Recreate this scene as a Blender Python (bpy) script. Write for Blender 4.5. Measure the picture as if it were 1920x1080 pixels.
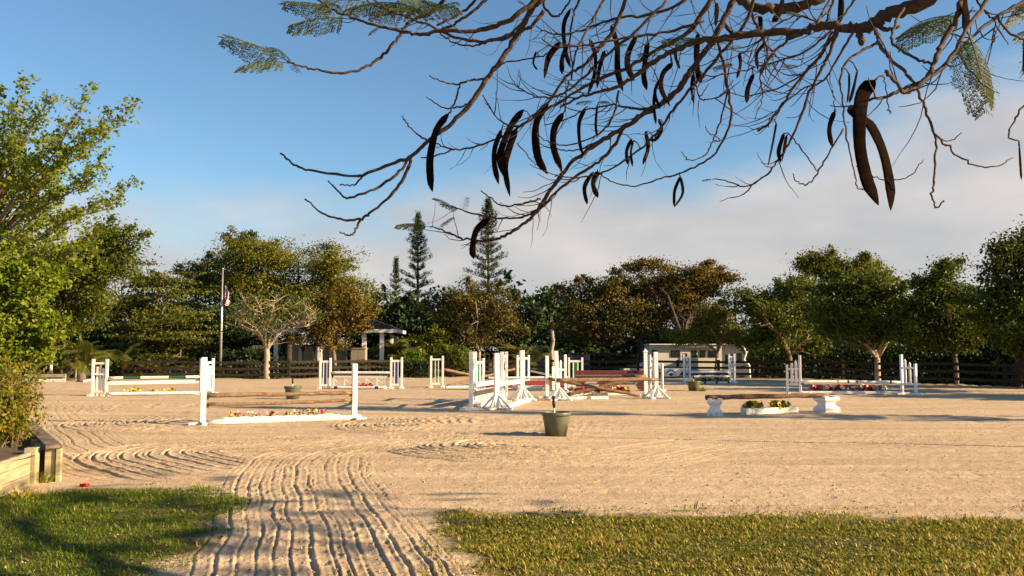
import bpy, math, random
import numpy as np
from mathutils import Vector, Matrix, Quaternion

for _o in list(bpy.data.objects):
    bpy.data.objects.remove(_o, do_unlink=True)
SC = bpy.context.scene
COL = SC.collection
rad = math.radians

# ------------------------------------------------------------------ camera
FPX, EYE = 1600.0, 1.65
PITCH = math.atan(118 / FPX)
cam_d = bpy.data.cameras.new('camera')
cam_d.sensor_width = 36.0
cam_d.lens = 36.0 * FPX / 1920
cam_d.clip_start = 0.05
cam_d.clip_end = 9000
cam = bpy.data.objects.new('camera', cam_d)
COL.objects.link(cam)
cam.location = (0, 0, EYE)
cam.rotation_euler = (math.pi / 2 + PITCH, 0, 0)
SC.camera = cam

# ------------------------------------------------------------------ light
SUN_EL, SUN_BACK = rad(20), rad(14)
S_DIR = Vector((math.cos(SUN_BACK) * math.cos(SUN_EL), -math.sin(SUN_BACK) * math.cos(SUN_EL), math.sin(SUN_EL)))
sun_d = bpy.data.lights.new('sun', 'SUN')
sun_d.energy = 5.0
sun_d.angle = rad(0.55)
sun_d.color = (1.0, 0.74, 0.42)
sun = bpy.data.objects.new('sun', sun_d)
COL.objects.link(sun)
sun.rotation_euler = (-S_DIR).to_track_quat('-Z', 'Y').to_euler()
sun.location = (30, -8, 20)

W = bpy.data.worlds.new('World')
SC.world = W
W.use_nodes = True
nt = W.node_tree
nt.nodes.clear()
def wn(t, **k):
    n = nt.nodes.new(t)
    for a, b in k.items():
        setattr(n, a, b)
    return n
out = wn('ShaderNodeOutputWorld')
bg = wn('ShaderNodeBackground')
sky = wn('ShaderNodeTexSky', sky_type='NISHITA', sun_disc=False, sun_elevation=SUN_EL, sun_rotation=math.pi / 2 + SUN_BACK)
sky.air_density = 1.0
sky.dust_density = 0.3
sky.ozone_density = 1.6
bg.inputs['Strength'].default_value = 0.056
tc = wn('ShaderNodeTexCoord')
sep = wn('ShaderNodeSeparateXYZ')
nt.links.new(tc.outputs['Generated'], sep.inputs[0])
mp = wn('ShaderNodeMapping')
mp.inputs['Scale'].default_value = (1.0, 1.0, 2.6)
mp.inputs['Location'].default_value = (0.35, 0.1, 0.0)
nt.links.new(tc.outputs['Generated'], mp.inputs[0])
nz = wn('ShaderNodeTexNoise')
nz.inputs['Scale'].default_value = 2.3
nz.inputs['Detail'].default_value = 7
nz.inputs['Roughness'].default_value = 0.52
nt.links.new(mp.outputs[0], nz.inputs['Vector'])
# cloud cover: low banks, and thicker towards the sun's side of the sky
cz = wn('ShaderNodeMapRange', interpolation_type='SMOOTHSTEP')
cz.inputs['From Min'].default_value = 0.02; cz.inputs['From Max'].default_value = 0.36
cz.inputs['To Min'].default_value = 0.50; cz.inputs['To Max'].default_value = -0.22
nt.links.new(sep.outputs['Z'], cz.inputs['Value'])
cx = wn('ShaderNodeMapRange', interpolation_type='SMOOTHSTEP')
cx.inputs['From Min'].default_value = -0.35; cx.inputs['From Max'].default_value = 0.6
cx.inputs['To Min'].default_value = -0.06; cx.inputs['To Max'].default_value = 0.17
nt.links.new(sep.outputs['X'], cx.inputs['Value'])
a1 = wn('ShaderNodeMath', operation='ADD'); a2 = wn('ShaderNodeMath', operation='ADD')
nt.links.new(nz.outputs['Fac'], a1.inputs[0]); nt.links.new(cz.outputs[0], a1.inputs[1])
nt.links.new(a1.outputs[0], a2.inputs[0]); nt.links.new(cx.outputs[0], a2.inputs[1])
cm = wn('ShaderNodeMapRange', interpolation_type='SMOOTHSTEP')
cm.inputs['From Min'].default_value = 0.52; cm.inputs['From Max'].default_value = 0.80
cm.inputs['To Max'].default_value = 0.9
nt.links.new(a2.outputs[0], cm.inputs['Value'])
mixc = wn('ShaderNodeMix', data_type='RGBA')
nz2 = wn('ShaderNodeTexNoise'); nz2.inputs['Scale'].default_value = 5.2; nz2.inputs['Detail'].default_value = 6
nt.links.new(mp.outputs[0], nz2.inputs['Vector'])
ccol = wn('ShaderNodeValToRGB')
ccol.color_ramp.elements[0].position = 0.36; ccol.color_ramp.elements[0].color = (3.75, 3.6, 3.6, 1)
ccol.color_ramp.elements[1].position = 0.66; ccol.color_ramp.elements[1].color = (5.1, 4.65, 4.35, 1)
nt.links.new(nz2.outputs['Fac'], ccol.inputs[0])
nt.links.new(ccol.outputs[0], mixc.inputs['B'])
air = wn('ShaderNodeMix', data_type='RGBA'); air.blend_type = 'MULTIPLY'
air.inputs['Factor'].default_value = 1.0; air.inputs['B'].default_value = (0.80, 1.0, 1.10, 1)
nt.links.new(sky.outputs[0], air.inputs['A'])
nt.links.new(cm.outputs[0], mixc.inputs['Factor'])
nt.links.new(air.outputs['Result'], mixc.inputs['A'])
nt.links.new(mixc.outputs['Result'], bg.inputs['Color'])
nt.links.new(bg.outputs[0], out.inputs[0])

SC.view_settings.view_transform = 'Standard'
SC.view_settings.look = 'None'
SC.view_settings.gamma = 1.0
SC.view_settings.exposure = 1.45
SC.view_settings.use_curve_mapping = False
SC.cycles.max_bounces = 6
SC.cycles.transparent_max_bounces = 4

# ------------------------------------------------------------------ helpers
CP, SP = math.cos(PITCH), math.sin(PITCH)
def ray(px, py):
    u = (px - 960) / FPX; v = (540 - py) / FPX
    return Vector((u, CP - v * SP, SP + v * CP))
def G(px, py, z=0.0):
    d = ray(px, py)
    t = (z - EYE) / d.z
    return Vector((d.x * t, d.y * t, z))
def at(px, py, depth):
    d = ray(px, py)
    t = depth / d.y
    return Vector((d.x * t, depth, EYE + d.z * t))
def hz(py, depth):
    return at(960, py, depth).z

def mkmesh(name, V, F, mats, fmat=None, smooth=False):
    """V (N,3); F list/array of faces (all quads array is fast)."""
    me = bpy.data.meshes.new(name)
    V = np.asarray(V, dtype=np.float32)
    if isinstance(F, np.ndarray):
        k = F.shape[1]; m = F.shape[0]
        me.vertices.add(len(V)); me.vertices.foreach_set('co', V.ravel())
        me.loops.add(m * k); me.loops.foreach_set('vertex_index', F.astype(np.int32).ravel())
        me.polygons.add(m)
        me.polygons.foreach_set('loop_start', np.arange(0, m * k, k, dtype=np.int32))
        me.polygons.foreach_set('loop_total', np.full(m, k, dtype=np.int32))
        me.update(calc_edges=True)
    else:
        me.from_pydata([tuple(v) for v in V], [], F)
        me.update()
    for mt in mats:
        me.materials.append(mt)
    n = len(me.polygons)
    if fmat is not None:
        me.polygons.foreach_set('material_index', np.asarray(fmat, dtype=np.int32))
    if smooth is not False:
        if smooth is True:
            me.polygons.foreach_set('use_smooth', np.ones(n, dtype=bool))
        else:
            me.polygons.foreach_set('use_smooth', np.asarray(smooth, dtype=bool))
    me.update()
    return me

def link(name, me, parent=None):
    o = bpy.data.objects.new(name, me)
    COL.objects.link(o)
    if parent is not None:
        o.parent = parent
    return o

def tag(o, label=None, cat=None, group=None, kind=None):
    if label: o['label'] = label
    if cat: o['category'] = cat
    if group: o['group'] = group
    if kind: o['kind'] = kind
    return o

def thing(name, label, cat, loc=(0, 0, 0), rz=0.0, group=None):
    o = bpy.data.objects.new(name, None)
    o.empty_display_size = 0.2
    COL.objects.link(o)
    o.location = loc
    o.rotation_euler = (0, 0, rz)
    return tag(o, label, cat, group)

class MB:
    def __init__(s):
        s.v = []; s.f = []; s.m = []; s.sm = []
    def add(s, V, F, mi=0, smooth=False):
        b = len(s.v)
        s.v += [tuple(p) for p in V]
        for q in F:
            s.f.append(tuple(i + b for i in q)); s.m.append(mi); s.sm.append(smooth)
        return s
    def box(s, c, d, mi=0, rz=0.0, M=None):
        x, y, z = d[0] / 2, d[1] / 2, d[2] / 2
        P = [Vector((a * x, b * y, e * z)) for e in (-1, 1) for b in (-1, 1) for a in (-1, 1)]
        R = M if M is not None else Matrix.Rotation(rz, 3, 'Z')
        c = Vector(c)
        P = [c + R @ p for p in P]
        return s.add(P, [(0, 2, 3, 1), (4, 5, 7, 6), (0, 1, 5, 4), (2, 6, 7, 3), (0, 4, 6, 2), (1, 3, 7, 5)], mi)
    def bar(s, a, b, w, h, mi=0):
        a = Vector(a); b = Vector(b)
        t = b - a; L = t.length; t.normalize()
        up = Vector((0, 0, 1)) if abs(t.z) < 0.95 else Vector((0, 1, 0))
        sd = up.cross(t).normalized(); up = t.cross(sd)
        M = Matrix((t, sd, up)).transposed()
        return s.box((a + b) / 2, (L, w, h), mi, M=M)
    def tube(s, pts, radii, n=8, mi=0, cap=True, smooth=True):
        V, F = tube_arrays(pts, radii, n)
        b = len(s.v)
        s.add(V, F, mi, smooth)
        if cap:
            s.f.append(tuple(b + i for i in range(n))[::-1]); s.m.append(mi); s.sm.append(False)
            e = b + (len(pts) - 1) * n
            s.f.append(tuple(e + i for i in range(n))); s.m.append(mi); s.sm.append(False)
        return s
    def lathe(s, prof, n=20, c=(0, 0, 0), mi=0, smooth=True):
        V = []
        for r, z in prof:
            for i in range(n):
                a = 2 * math.pi * i / n
                V.append((c[0] + r * math.cos(a), c[1] + r * math.sin(a), c[2] + z))
        F = []
        for j in range(len(prof) - 1):
            for i in range(n):
                k = (i + 1) % n
                F.append((j * n + i, j * n + k, (j + 1) * n + k, (j + 1) * n + i))
        return s.add(V, F, mi, smooth)
    def prism(s, poly, y0, y1, mi=0):
        """poly in x,z extruded along y"""
        n = len(poly)
        V = [(x, y0, z) for x, z in poly] + [(x, y1, z) for x, z in poly]
        F = [tuple(range(n)), tuple(range(2 * n - 1, n - 1, -1))]
        for i in range(n):
            j = (i + 1) % n
            F.append((i, i + n, j + n, j))
        return s.add(V, F, mi)
    def build(s, name, mats, parent=None, bevel=0):
        if not isinstance(mats, (list, tuple)): mats = [mats]
        me = mkmesh(name, s.v, s.f, mats, s.m, s.sm)
        o = link(name, me, parent)
        if bevel:
            b = o.modifiers.new('bevel', 'BEVEL'); b.width = bevel; b.segments = 2; b.limit_method = 'ANGLE'
        return o

def tube_arrays(pts, radii, n=8):
    pts = [Vector(p) for p in pts]
    m = len(pts)
    if not hasattr(radii, '__len__'): radii = [radii] * m
    V = []; F = []
    prev = None
    for i in range(m):
        t = (pts[min(i + 1, m - 1)] - pts[max(i - 1, 0)])
        if t.length < 1e-9: t = Vector((0, 0, 1))
        t.normalize()
        if prev is None:
            a = Vector((0, 0, 1)) if abs(t.z) < 0.9 else Vector((0, 1, 0))
        else:
            a = prev
        u = (a - t * a.dot(t))
        if u.length < 1e-6: u = t.orthogonal()
        u.normalize(); prev = u
        w = t.cross(u)
        for k in range(n):
            an = 2 * math.pi * k / n
            V.append(pts[i] + (u * math.cos(an) + w * math.sin(an)) * radii[i])
    for i in range(m - 1):
        for k in range(n):
            q = (k + 1) % n
            F.append((i * n + k, i * n + q, (i + 1) * n + q, (i + 1) * n + k))
    return V, F

def smooth_path(P, per=6):
    """Catmull-Rom through rows of P (any dimension)"""
    P = np.asarray(P, dtype=float)
    Q = np.vstack([2 * P[0] - P[1], P, 2 * P[-1] - P[-2]])
    o = []
    for i in range(1, len(Q) - 2):
        p0, p1, p2, p3 = Q[i - 1], Q[i], Q[i + 1], Q[i + 2]
        for t in np.linspace(0, 1, per, endpoint=False):
            o.append(0.5 * ((2 * p1) + (-p0 + p2) * t + (2 * p0 - 5 * p1 + 4 * p2 - p3) * t * t + (-p0 + 3 * p1 - 3 * p2 + p3) * t ** 3))
    o.append(P[-1])
    return np.array(o)

# value noise in numpy
def vnoise(x, y, seed=0):
    x = np.asarray(x, dtype=np.float64); y = np.asarray(y, dtype=np.float64)
    xi = np.floor(x).astype(np.int64); yi = np.floor(y).astype(np.int64)
    xf = x - xi; yf = y - yi
    xf = xf * xf * (3 - 2 * xf); yf = yf * yf * (3 - 2 * yf)
    def h(a, b):
        n = (a * 374761393 + b * 668265263 + seed * 1442695041) & 0xffffffff
        n = ((n ^ (n >> 13)) * 1274126177) & 0xffffffff
        n = (n ^ (n >> 16)) & 0xffff
        return n / 65535.0
    return (h(xi, yi) * (1 - xf) + h(xi + 1, yi) * xf) * (1 - yf) + (h(xi, yi + 1) * (1 - xf) + h(xi + 1, yi + 1) * xf) * yf

# ------------------------------------------------------------------ materials
def base_mat(name):
    m = bpy.data.materials.new(name)
    m.use_nodes = True
    return m, m.node_tree, m.node_tree.nodes['Principled BSDF']

def paint(name, c1, c2=None, rough=0.6, scale=8.0, bump=0.15, stretch=(1, 1, 1), lo=0.35, hi=0.7, spec=0.3, metal=0.0):
    m, t, b = base_mat(name)
    c2 = c2 or tuple(x * 0.7 for x in c1)
    co = t.nodes.new('ShaderNodeTexCoord')
    mpn = t.nodes.new('ShaderNodeMapping'); mpn.inputs['Scale'].default_value = stretch
    n = t.nodes.new('ShaderNodeTexNoise'); n.inputs['Scale'].default_value = scale
    n.inputs['Detail'].default_value = 6; n.inputs['Roughness'].default_value = 0.65
    r = t.nodes.new('ShaderNodeValToRGB')
    r.color_ramp.elements[0].position = lo; r.color_ramp.elements[0].color = (*c1, 1)
    r.color_ramp.elements[1].position = hi; r.color_ramp.elements[1].color = (*c2, 1)
    t.links.new(co.outputs['Object'], mpn.inputs[0]); t.links.new(mpn.outputs[0], n.inputs['Vector'])
    t.links.new(n.outputs['Fac'], r.inputs[0]); t.links.new(r.outputs[0], b.inputs['Base Color'])
    b.inputs['Roughness'].default_value = rough
    b.inputs['Specular IOR Level'].default_value = spec
    b.inputs['Metallic'].default_value = metal
    if bump:
        bp = t.nodes.new('ShaderNodeBump'); bp.inputs['Strength'].default_value = bump; bp.inputs['Distance'].default_value = 0.02
        t.links.new(n.outputs['Fac'], bp.inputs['Height']); t.links.new(bp.outputs[0], b.inputs['Normal'])
    return m

def leafmat(name, cols, trans=0.35, rough=0.5):
    """cols: colours spread over the per-leaf 'tint' value"""
    m, t, b = base_mat(name)
    at_ = t.nodes.new('ShaderNodeAttribute'); at_.attribute_name = 'tint'
    r = t.nodes.new('ShaderNodeValToRGB')
    els = r.color_ramp.elements
    while len(els) < len(cols): els.new(0.5)
    for i, c in enumerate(cols):
        els[i].position = i / (len(cols) - 1); els[i].color = (*c, 1)
    t.links.new(at_.outputs['Fac'], r.inputs[0])
    t.links.new(r.outputs[0], b.inputs['Base Color'])
    b.inputs['Roughness'].default_value = rough
    b.inputs['Specular IOR Level'].default_value = 0.25
    tr = t.nodes.new('ShaderNodeBsdfTranslucent')
    t.links.new(r.outputs[0], tr.inputs['Color'])
    mx = t.nodes.new('ShaderNodeMixShader'); mx.inputs[0].default_value = trans
    t.links.new(b.outputs[0], mx.inputs[1]); t.links.new(tr.outputs[0], mx.inputs[2])
    t.links.new(mx.outputs[0], t.nodes['Material Output'].inputs['Surface'])
    return m

M = {}
M['white'] = paint('white_paint', (0.79, 0.78, 0.75), (0.50, 0.44, 0.35), 0.5, 6, 0.08, lo=0.54, hi=0.9)
M['white_worn'] = paint('worn_white_paint', (0.78, 0.76, 0.72), (0.36, 0.29, 0.21), 0.6, 9, 0.2, lo=0.52, hi=0.74)
def splash(m):
    """sand and mud kicked up over the lowest part of painted things"""
    t = m.node_tree; b = t.nodes['Principled BSDF']; src = b.inputs['Base Color'].links[0].from_socket
    g = t.nodes.new('ShaderNodeNewGeometry'); sp = t.nodes.new('ShaderNodeSeparateXYZ'); t.links.new(g.outputs['Position'], sp.inputs[0])
    n = t.nodes.new('ShaderNodeTexNoise'); n.inputs['Scale'].default_value = 14; n.inputs['Detail'].default_value = 5; t.links.new(g.outputs['Position'], n.inputs['Vector'])
    mr = t.nodes.new('ShaderNodeMapRange'); mr.inputs['From Min'].default_value = 0.0; mr.inputs['From Max'].default_value = 0.42; mr.inputs['To Min'].default_value = 0.12; mr.inputs['To Max'].default_value = -0.18
    t.links.new(sp.outputs['Z'], mr.inputs['Value'])
    ad = t.nodes.new('ShaderNodeMath'); ad.operation = 'ADD'; t.links.new(n.outputs['Fac'], ad.inputs[0]); t.links.new(mr.outputs[0], ad.inputs[1])
    st = t.nodes.new('ShaderNodeMapRange'); st.inputs['From Min'].default_value = 0.56; st.inputs['From Max'].default_value = 0.74; st.inputs['To Max'].default_value = 0.75
    t.links.new(ad.outputs[0], st.inputs['Value'])
    mx = t.nodes.new('ShaderNodeMix'); mx.data_type = 'RGBA'; mx.inputs['B'].default_value = (0.42, 0.31, 0.20, 1)
    t.links.new(st.outputs[0], mx.inputs['Factor']); t.links.new(src, mx.inputs['A']); t.links.new(mx.outputs['Result'], b.inputs['Base Color'])
splash(M['white']); splash(M['white_worn'])
M['blue'] = paint('blue_paint', (0.02, 0.03, 0.26), (0.03, 0.04, 0.16), 0.5, 6, 0.05)
M['green'] = paint('green_paint', (0.005, 0.17, 0.03), (0.01, 0.10, 0.03), 0.5, 6, 0.05)
M['dkgreen'] = paint('dark_green_paint', (0.02, 0.09, 0.05), (0.03, 0.06, 0.04), 0.5, 6, 0.05)
M['red'] = paint('faded_red_paint', (0.42, 0.06, 0.05), (0.30, 0.05, 0.04), 0.6, 7, 0.1, stretch=(4, 1, .6))
M['brick'] = paint('dark_red_brick_paint', (0.12, 0.02, 0.02), (0.07, 0.015, 0.015), 0.7, 10, 0.2)
M['mortar'] = paint('grey_mortar_paint', (0.22, 0.175, 0.17), (0.15, 0.12, 0.12), 0.8, 10, 0.2)
M['log'] = paint('weathered_log', (0.27, 0.175, 0.10), (0.09, 0.05, 0.027), 0.85, 5, 0.6, stretch=(0.6, 5, 5), lo=0.38, hi=0.66)
M['logbrown'] = paint('dark_weathered_log', (0.17, 0.105, 0.06), (0.06, 0.035, 0.02), 0.85, 5, 0.6, stretch=(0.6, 5, 5), lo=0.38, hi=0.66)
M['logdark'] = paint('dark_log_end', (0.10, 0.05, 0.03), (0.05, 0.03, 0.02), 0.9)
M['black'] = paint('black_metal', (0.012, 0.012, 0.012), (0.03, 0.03, 0.03), 0.5, 10, 0.0)
M['pot'] = paint('olive_plastic', (0.095, 0.105, 0.062), (0.16, 0.155, 0.10), 0.45, 4, 0.05, lo=0.45, hi=0.8, spec=0.4)
M['fence'] = paint('dark_fence_board', (0.022, 0.014, 0.010), (0.045, 0.03, 0.02), 0.85, 4, 0.4, stretch=(1, 1, 4))
M['wood'] = paint('treated_timber', (0.42, 0.37, 0.23), (0.22, 0.175, 0.105), 0.8, 3.5, 0.4, stretch=(1, 1, 5), lo=0.35, hi=0.72)
M['woodcap'] = paint('weathered_grey_timber', (0.24, 0.19, 0.14), (0.07, 0.05, 0.035), 0.85, 5, 0.5, stretch=(1, 1, 1), lo=0.35, hi=0.62)
M['bark'] = paint('grey_brown_bark', (0.20, 0.15, 0.10), (0.09, 0.065, 0.045), 0.9, 6, 0.7, stretch=(1, 1, .4))
M['barkpale'] = paint('pale_bark', (0.42, 0.34, 0.25), (0.24, 0.19, 0.13), 0.9, 5, 0.5, stretch=(1, 1, .4))
M['barkdark'] = paint('dark_bark', (0.07, 0.05, 0.035), (0.035, 0.025, 0.02), 0.9, 6, 0.7)
M['poinciana'] = paint('poinciana_bark', (0.075, 0.042, 0.022), (0.026, 0.015, 0.009), 0.8, 30, 0.5, lo=0.35, hi=0.68)
M['podskin'] = paint('dry_pod_skin', (0.012, 0.006, 0.0035), (0.005, 0.0025, 0.0015), 0.9, 22, 0.3, lo=0.35, hi=0.7, spec=0.02)
M['soil'] = paint('bed_soil', (0.13, 0.09, 0.055), (0.06, 0.04, 0.025), 0.95, 9, 0.8)
M['steel'] = paint('galvanised_steel', (0.55, 0.54, 0.52), (0.42, 0.41, 0.40), 0.35, 4, 0.02, metal=0.6, spec=0.5)
M['roof'] = paint('brown_shingle', (0.05, 0.031, 0.022), (0.028, 0.018, 0.014), 0.9, 8, 0.4)  # brown lowered so the colour carries the shadow lying on the roofs
M['siding'] = paint('pale_yellow_siding', (0.46, 0.41, 0.27), (0.38, 0.33, 0.21), 0.7, 3, 0.05)
M['wallshade'] = paint('house_wall_in_shade', (0.045, 0.038, 0.028), (0.03, 0.026, 0.018), .8, 3, .05)  # wall colour darkened to stand for the tree shade over the house
M['cream'] = paint('cream_trailer_skin', (0.70, 0.66, 0.55), (0.62, 0.57, 0.46), 0.4, 2, 0.02, spec=0.5)
M['vwhite'] = paint('white_vehicle_paint', (0.80, 0.80, 0.78), (0.70, 0.69, 0.66), 0.3, 2, 0.0, spec=0.5)
M['navy'] = paint('dark_blue_vehicle_paint', (0.012, 0.018, 0.04), (0.02, 0.025, 0.05), 0.25, 3, 0.0, spec=0.5)
M['glass'] = paint('tinted_glass', (0.012, 0.014, 0.016), (0.02, 0.022, 0.024), 0.08, 2, 0.0, spec=0.6)
M['rubber'] = paint('black_rubber', (0.02, 0.02, 0.02), (0.035, 0.033, 0.03), 0.8, 9, 0.1)
M['tan'] = paint('tan_cabinet', (0.30, 0.26, 0.17), (0.25, 0.21, 0.14), 0.6, 4, 0.05)
M['fred'] = paint('flag_red', (0.45, 0.02, 0.03), (0.38, 0.02, 0.03), 0.7, 4, 0.0)
M['fwhite'] = paint('flag_white', (0.75, 0.74, 0.72), (0.68, 0.67, 0.66), 0.7, 4, 0.0)
M['fblue'] = paint('flag_blue', (0.02, 0.025, 0.11), (0.025, 0.03, 0.13), 0.7, 4, 0.0)
M['skyblue'] = paint('sky_blue_print', (0.03, 0.22, 0.36), (0.03, 0.18, 0.30), 0.5, 4, 0.0)
M['grey'] = paint('grey_plank_paint', (0.30, 0.29, 0.30), (0.42, 0.37, 0.34), 0.7, 6, 0.2)
M['redwhite'] = paint('flaking_red_on_white', (0.62, 0.57, 0.52), (0.48, 0.10, 0.08), 0.7, 7, 0.2, stretch=(2, 1, 1), lo=0.5, hi=0.56)
for nme, c in (('pet_yellow', (0.62, 0.42, 0.02)), ('pet_red', (0.42, 0.012, 0.02)), ('pet_white', (0.72, 0.68, 0.6)),
               ('pet_purple', (0.16, 0.02, 0.08)), ('pet_green', (0.05, 0.09, 0.015)), ('pet_pink', (0.55, 0.2, 0.18)), ('pet_scarlet', (0.6, 0.01, 0.012))):
    M[nme] = paint(nme, c, tuple(x * .7 for x in c), 0.6, 12, 0.0)
M['lf_bright'] = leafmat('leaf_bright_green', [(0.065, 0.11, 0.006), (0.13, 0.19, 0.008), (0.21, 0.245, 0.012), (0.28, 0.26, 0.018)], 0.42)
M['lf_mid'] = leafmat('leaf_mid_green', [(0.035, 0.055, 0.004), (0.07, 0.10, 0.006), (0.115, 0.14, 0.009), (0.18, 0.17, 0.015)], 0.38)
M['lf_olive'] = leafmat('leaf_olive', [(0.032, 0.045, 0.005), (0.065, 0.082, 0.007), (0.12, 0.12, 0.010), (0.18, 0.14, 0.013)], 0.3)
M['lf_gold'] = leafmat('leaf_golden', [(0.05, 0.072, 0.006), (0.105, 0.125, 0.008), (0.19, 0.17, 0.011), (0.27, 0.155, 0.014)], 0.32)
M['lf_rust'] = leafmat('leaf_rusty', [(0.05, 0.05, 0.007), (0.11, 0.088, 0.010), (0.185, 0.118, 0.013), (0.24, 0.105, 0.014)], 0.3)
M['lf_rustd'] = leafmat('leaf_dark_rusty', [(0.035, 0.042, 0.007), (0.075, 0.073, 0.010), (0.135, 0.095, 0.013), (0.16, 0.12, 0.016)], 0.28)
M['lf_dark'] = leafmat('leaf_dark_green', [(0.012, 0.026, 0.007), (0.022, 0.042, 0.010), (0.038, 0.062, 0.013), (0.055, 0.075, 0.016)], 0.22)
M['lf_pine'] = leafmat('needle_dark_green', [(0.014, 0.035, 0.012), (0.025, 0.05, 0.018), (0.04, 0.065, 0.02), (0.05, 0.075, 0.022)], 0.15)
M['lf_yellow'] = leafmat('leaf_yellow_green', [(0.08, 0.11, 0.01), (0.15, 0.17, 0.014), (0.24, 0.20, 0.02), (0.30, 0.17, 0.02)], 0.38)
M['lf_palm'] = leafmat('palm_frond_green', [(0.05, 0.075, 0.012), (0.09, 0.11, 0.016), (0.15, 0.14, 0.025), (0.2, 0.15, 0.035)], 0.3)
M['lf_poin'] = leafmat('poinciana_leaflet', [(0.035, 0.06, 0.01), (0.06, 0.085, 0.012), (0.10, 0.11, 0.015), (0.15, 0.12, 0.018)], 0.35)
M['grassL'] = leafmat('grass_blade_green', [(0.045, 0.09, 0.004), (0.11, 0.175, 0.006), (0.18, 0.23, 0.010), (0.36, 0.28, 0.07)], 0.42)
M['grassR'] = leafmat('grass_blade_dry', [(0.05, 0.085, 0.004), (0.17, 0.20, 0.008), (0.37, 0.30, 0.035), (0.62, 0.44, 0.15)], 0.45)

def sand_material():
    m, t, b = base_mat('arena_sand')
    L = t.links.new
    co = t.nodes.new('ShaderNodeTexCoord')
    def noise(scale, detail=5, rough=0.6, st=None):
        n = t.nodes.new('ShaderNodeTexNoise'); n.inputs['Scale'].default_value = scale
        n.inputs['Detail'].default_value = detail; n.inputs['Roughness'].default_value = rough
        if st:
            mpn = t.nodes.new('ShaderNodeMapping'); mpn.inputs['Scale'].default_value = st
            L(co.outputs['Object'], mpn.inputs[0]); L(mpn.outputs[0], n.inputs['Vector'])
        else:
            L(co.outputs['Object'], n.inputs['Vector'])
        return n
    n1 = noise(0.9, 8, 0.68, (0.22, 1.5, 1)); n2 = noise(26, 4, 0.7); n3 = noise(70, 3, 0.75)
    r1 = t.nodes.new('ShaderNodeValToRGB')
    r1.color_ramp.elements[0].position = 0.3; r1.color_ramp.elements[0].color = (0.41, 0.30, 0.19, 1)
    r1.color_ramp.elements[1].position = 0.72; r1.color_ramp.elements[1].color = (0.63, 0.48, 0.325, 1)
    L(n1.outputs['Fac'], r1.inputs[0])
    r2 = t.nodes.new('ShaderNodeValToRGB')  # dark specks painted in as the shadows of small sand lumps
    r2.color_ramp.elements[0].position = 0.33; r2.color_ramp.elements[0].color = (0.50, 0.44, 0.38, 1)
    r2.color_ramp.elements[1].position = 0.46; r2.color_ramp.elements[1].color = (1, 1, 1, 1)
    L(n2.outputs['Fac'], r2.inputs[0])
    mu = t.nodes.new('ShaderNodeMix'); mu.data_type = 'RGBA'; mu.blend_type = 'MULTIPLY'; mu.inputs['Factor'].default_value = 1
    L(r1.outputs[0], mu.inputs['A']); L(r2.outputs[0], mu.inputs['B'])
    # turf soil where the lawn grows
    ga = t.nodes.new('ShaderNodeAttribute'); ga.attribute_name = 'turf'
    mg = t.nodes.new('ShaderNodeMix'); mg.data_type = 'RGBA'
    gs = t.nodes.new('ShaderNodeValToRGB')
    gs.color_ramp.elements[0].color = (0.05, 0.055, 0.015, 1); gs.color_ramp.elements[1].color = (0.17, 0.13, 0.05, 1)
    gs.color_ramp.elements[0].position = 0.35; gs.color_ramp.elements[1].position = 0.7
    L(n2.outputs['Fac'], gs.inputs[0])
    L(ga.outputs['Fac'], mg.inputs['Factor']); L(mu.outputs['Result'], mg.inputs['A']); L(gs.outputs[0], mg.inputs['B'])
    L(mg.outputs['Result'], b.inputs['Base Color'])
    b.inputs['Roughness'].default_value = 0.95; b.inputs['Specular IOR Level'].default_value = 0.1
    bp = t.nodes.new('ShaderNodeBump'); bp.inputs['Strength'].default_value = 0.8; bp.inputs['Distance'].default_value = 0.022
    bp2 = t.nodes.new('ShaderNodeBump'); bp2.inputs['Strength'].default_value = 0.2; bp2.inputs['Distance'].default_value = 0.025
    n4 = noise(11, 5, 0.7, (0.5, 1.4, 1))
    L(n2.outputs['Fac'], bp.inputs['Height']); L(n4.outputs['Fac'], bp2.inputs['Height']); L(bp2.outputs[0], bp.inputs['Normal'])
    bp3 = t.nodes.new('ShaderNodeBump'); bp3.inputs['Strength'].default_value = 0.7; bp3.inputs['Distance'].default_value = 0.010
    L(n3.outputs['Fac'], bp3.inputs['Height']); L(bp.outputs[0], bp3.inputs['Normal']); L(bp3.outputs[0], b.inputs['Normal'])
    return m
M['sand'] = sand_material()
M['ground'] = paint('rough_grass_ground', (0.05, 0.06, 0.015), (0.11, 0.085, 0.04), 0.95, 0.8, 0.5)

# ------------------------------------------------------------------ the ground
gnd = MB()
NR = 24
gnd.add([(4000 * math.cos(2 * math.pi * i / NR), 4000 * math.sin(2 * math.pi * i / NR), -0.62) for i in range(NR)], [tuple(range(NR))])
tag(gnd.build('ground', M['ground']), kind='structure')

FENCE_PX = [(230, 711), (412, 711), (545, 711), (800, 707.3), (1100, 707.3), (1407, 709.5), (1582, 713), (1742, 720), (1990, 729)]
FENCE = [G(*p) for p in FENCE_PX]

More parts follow.
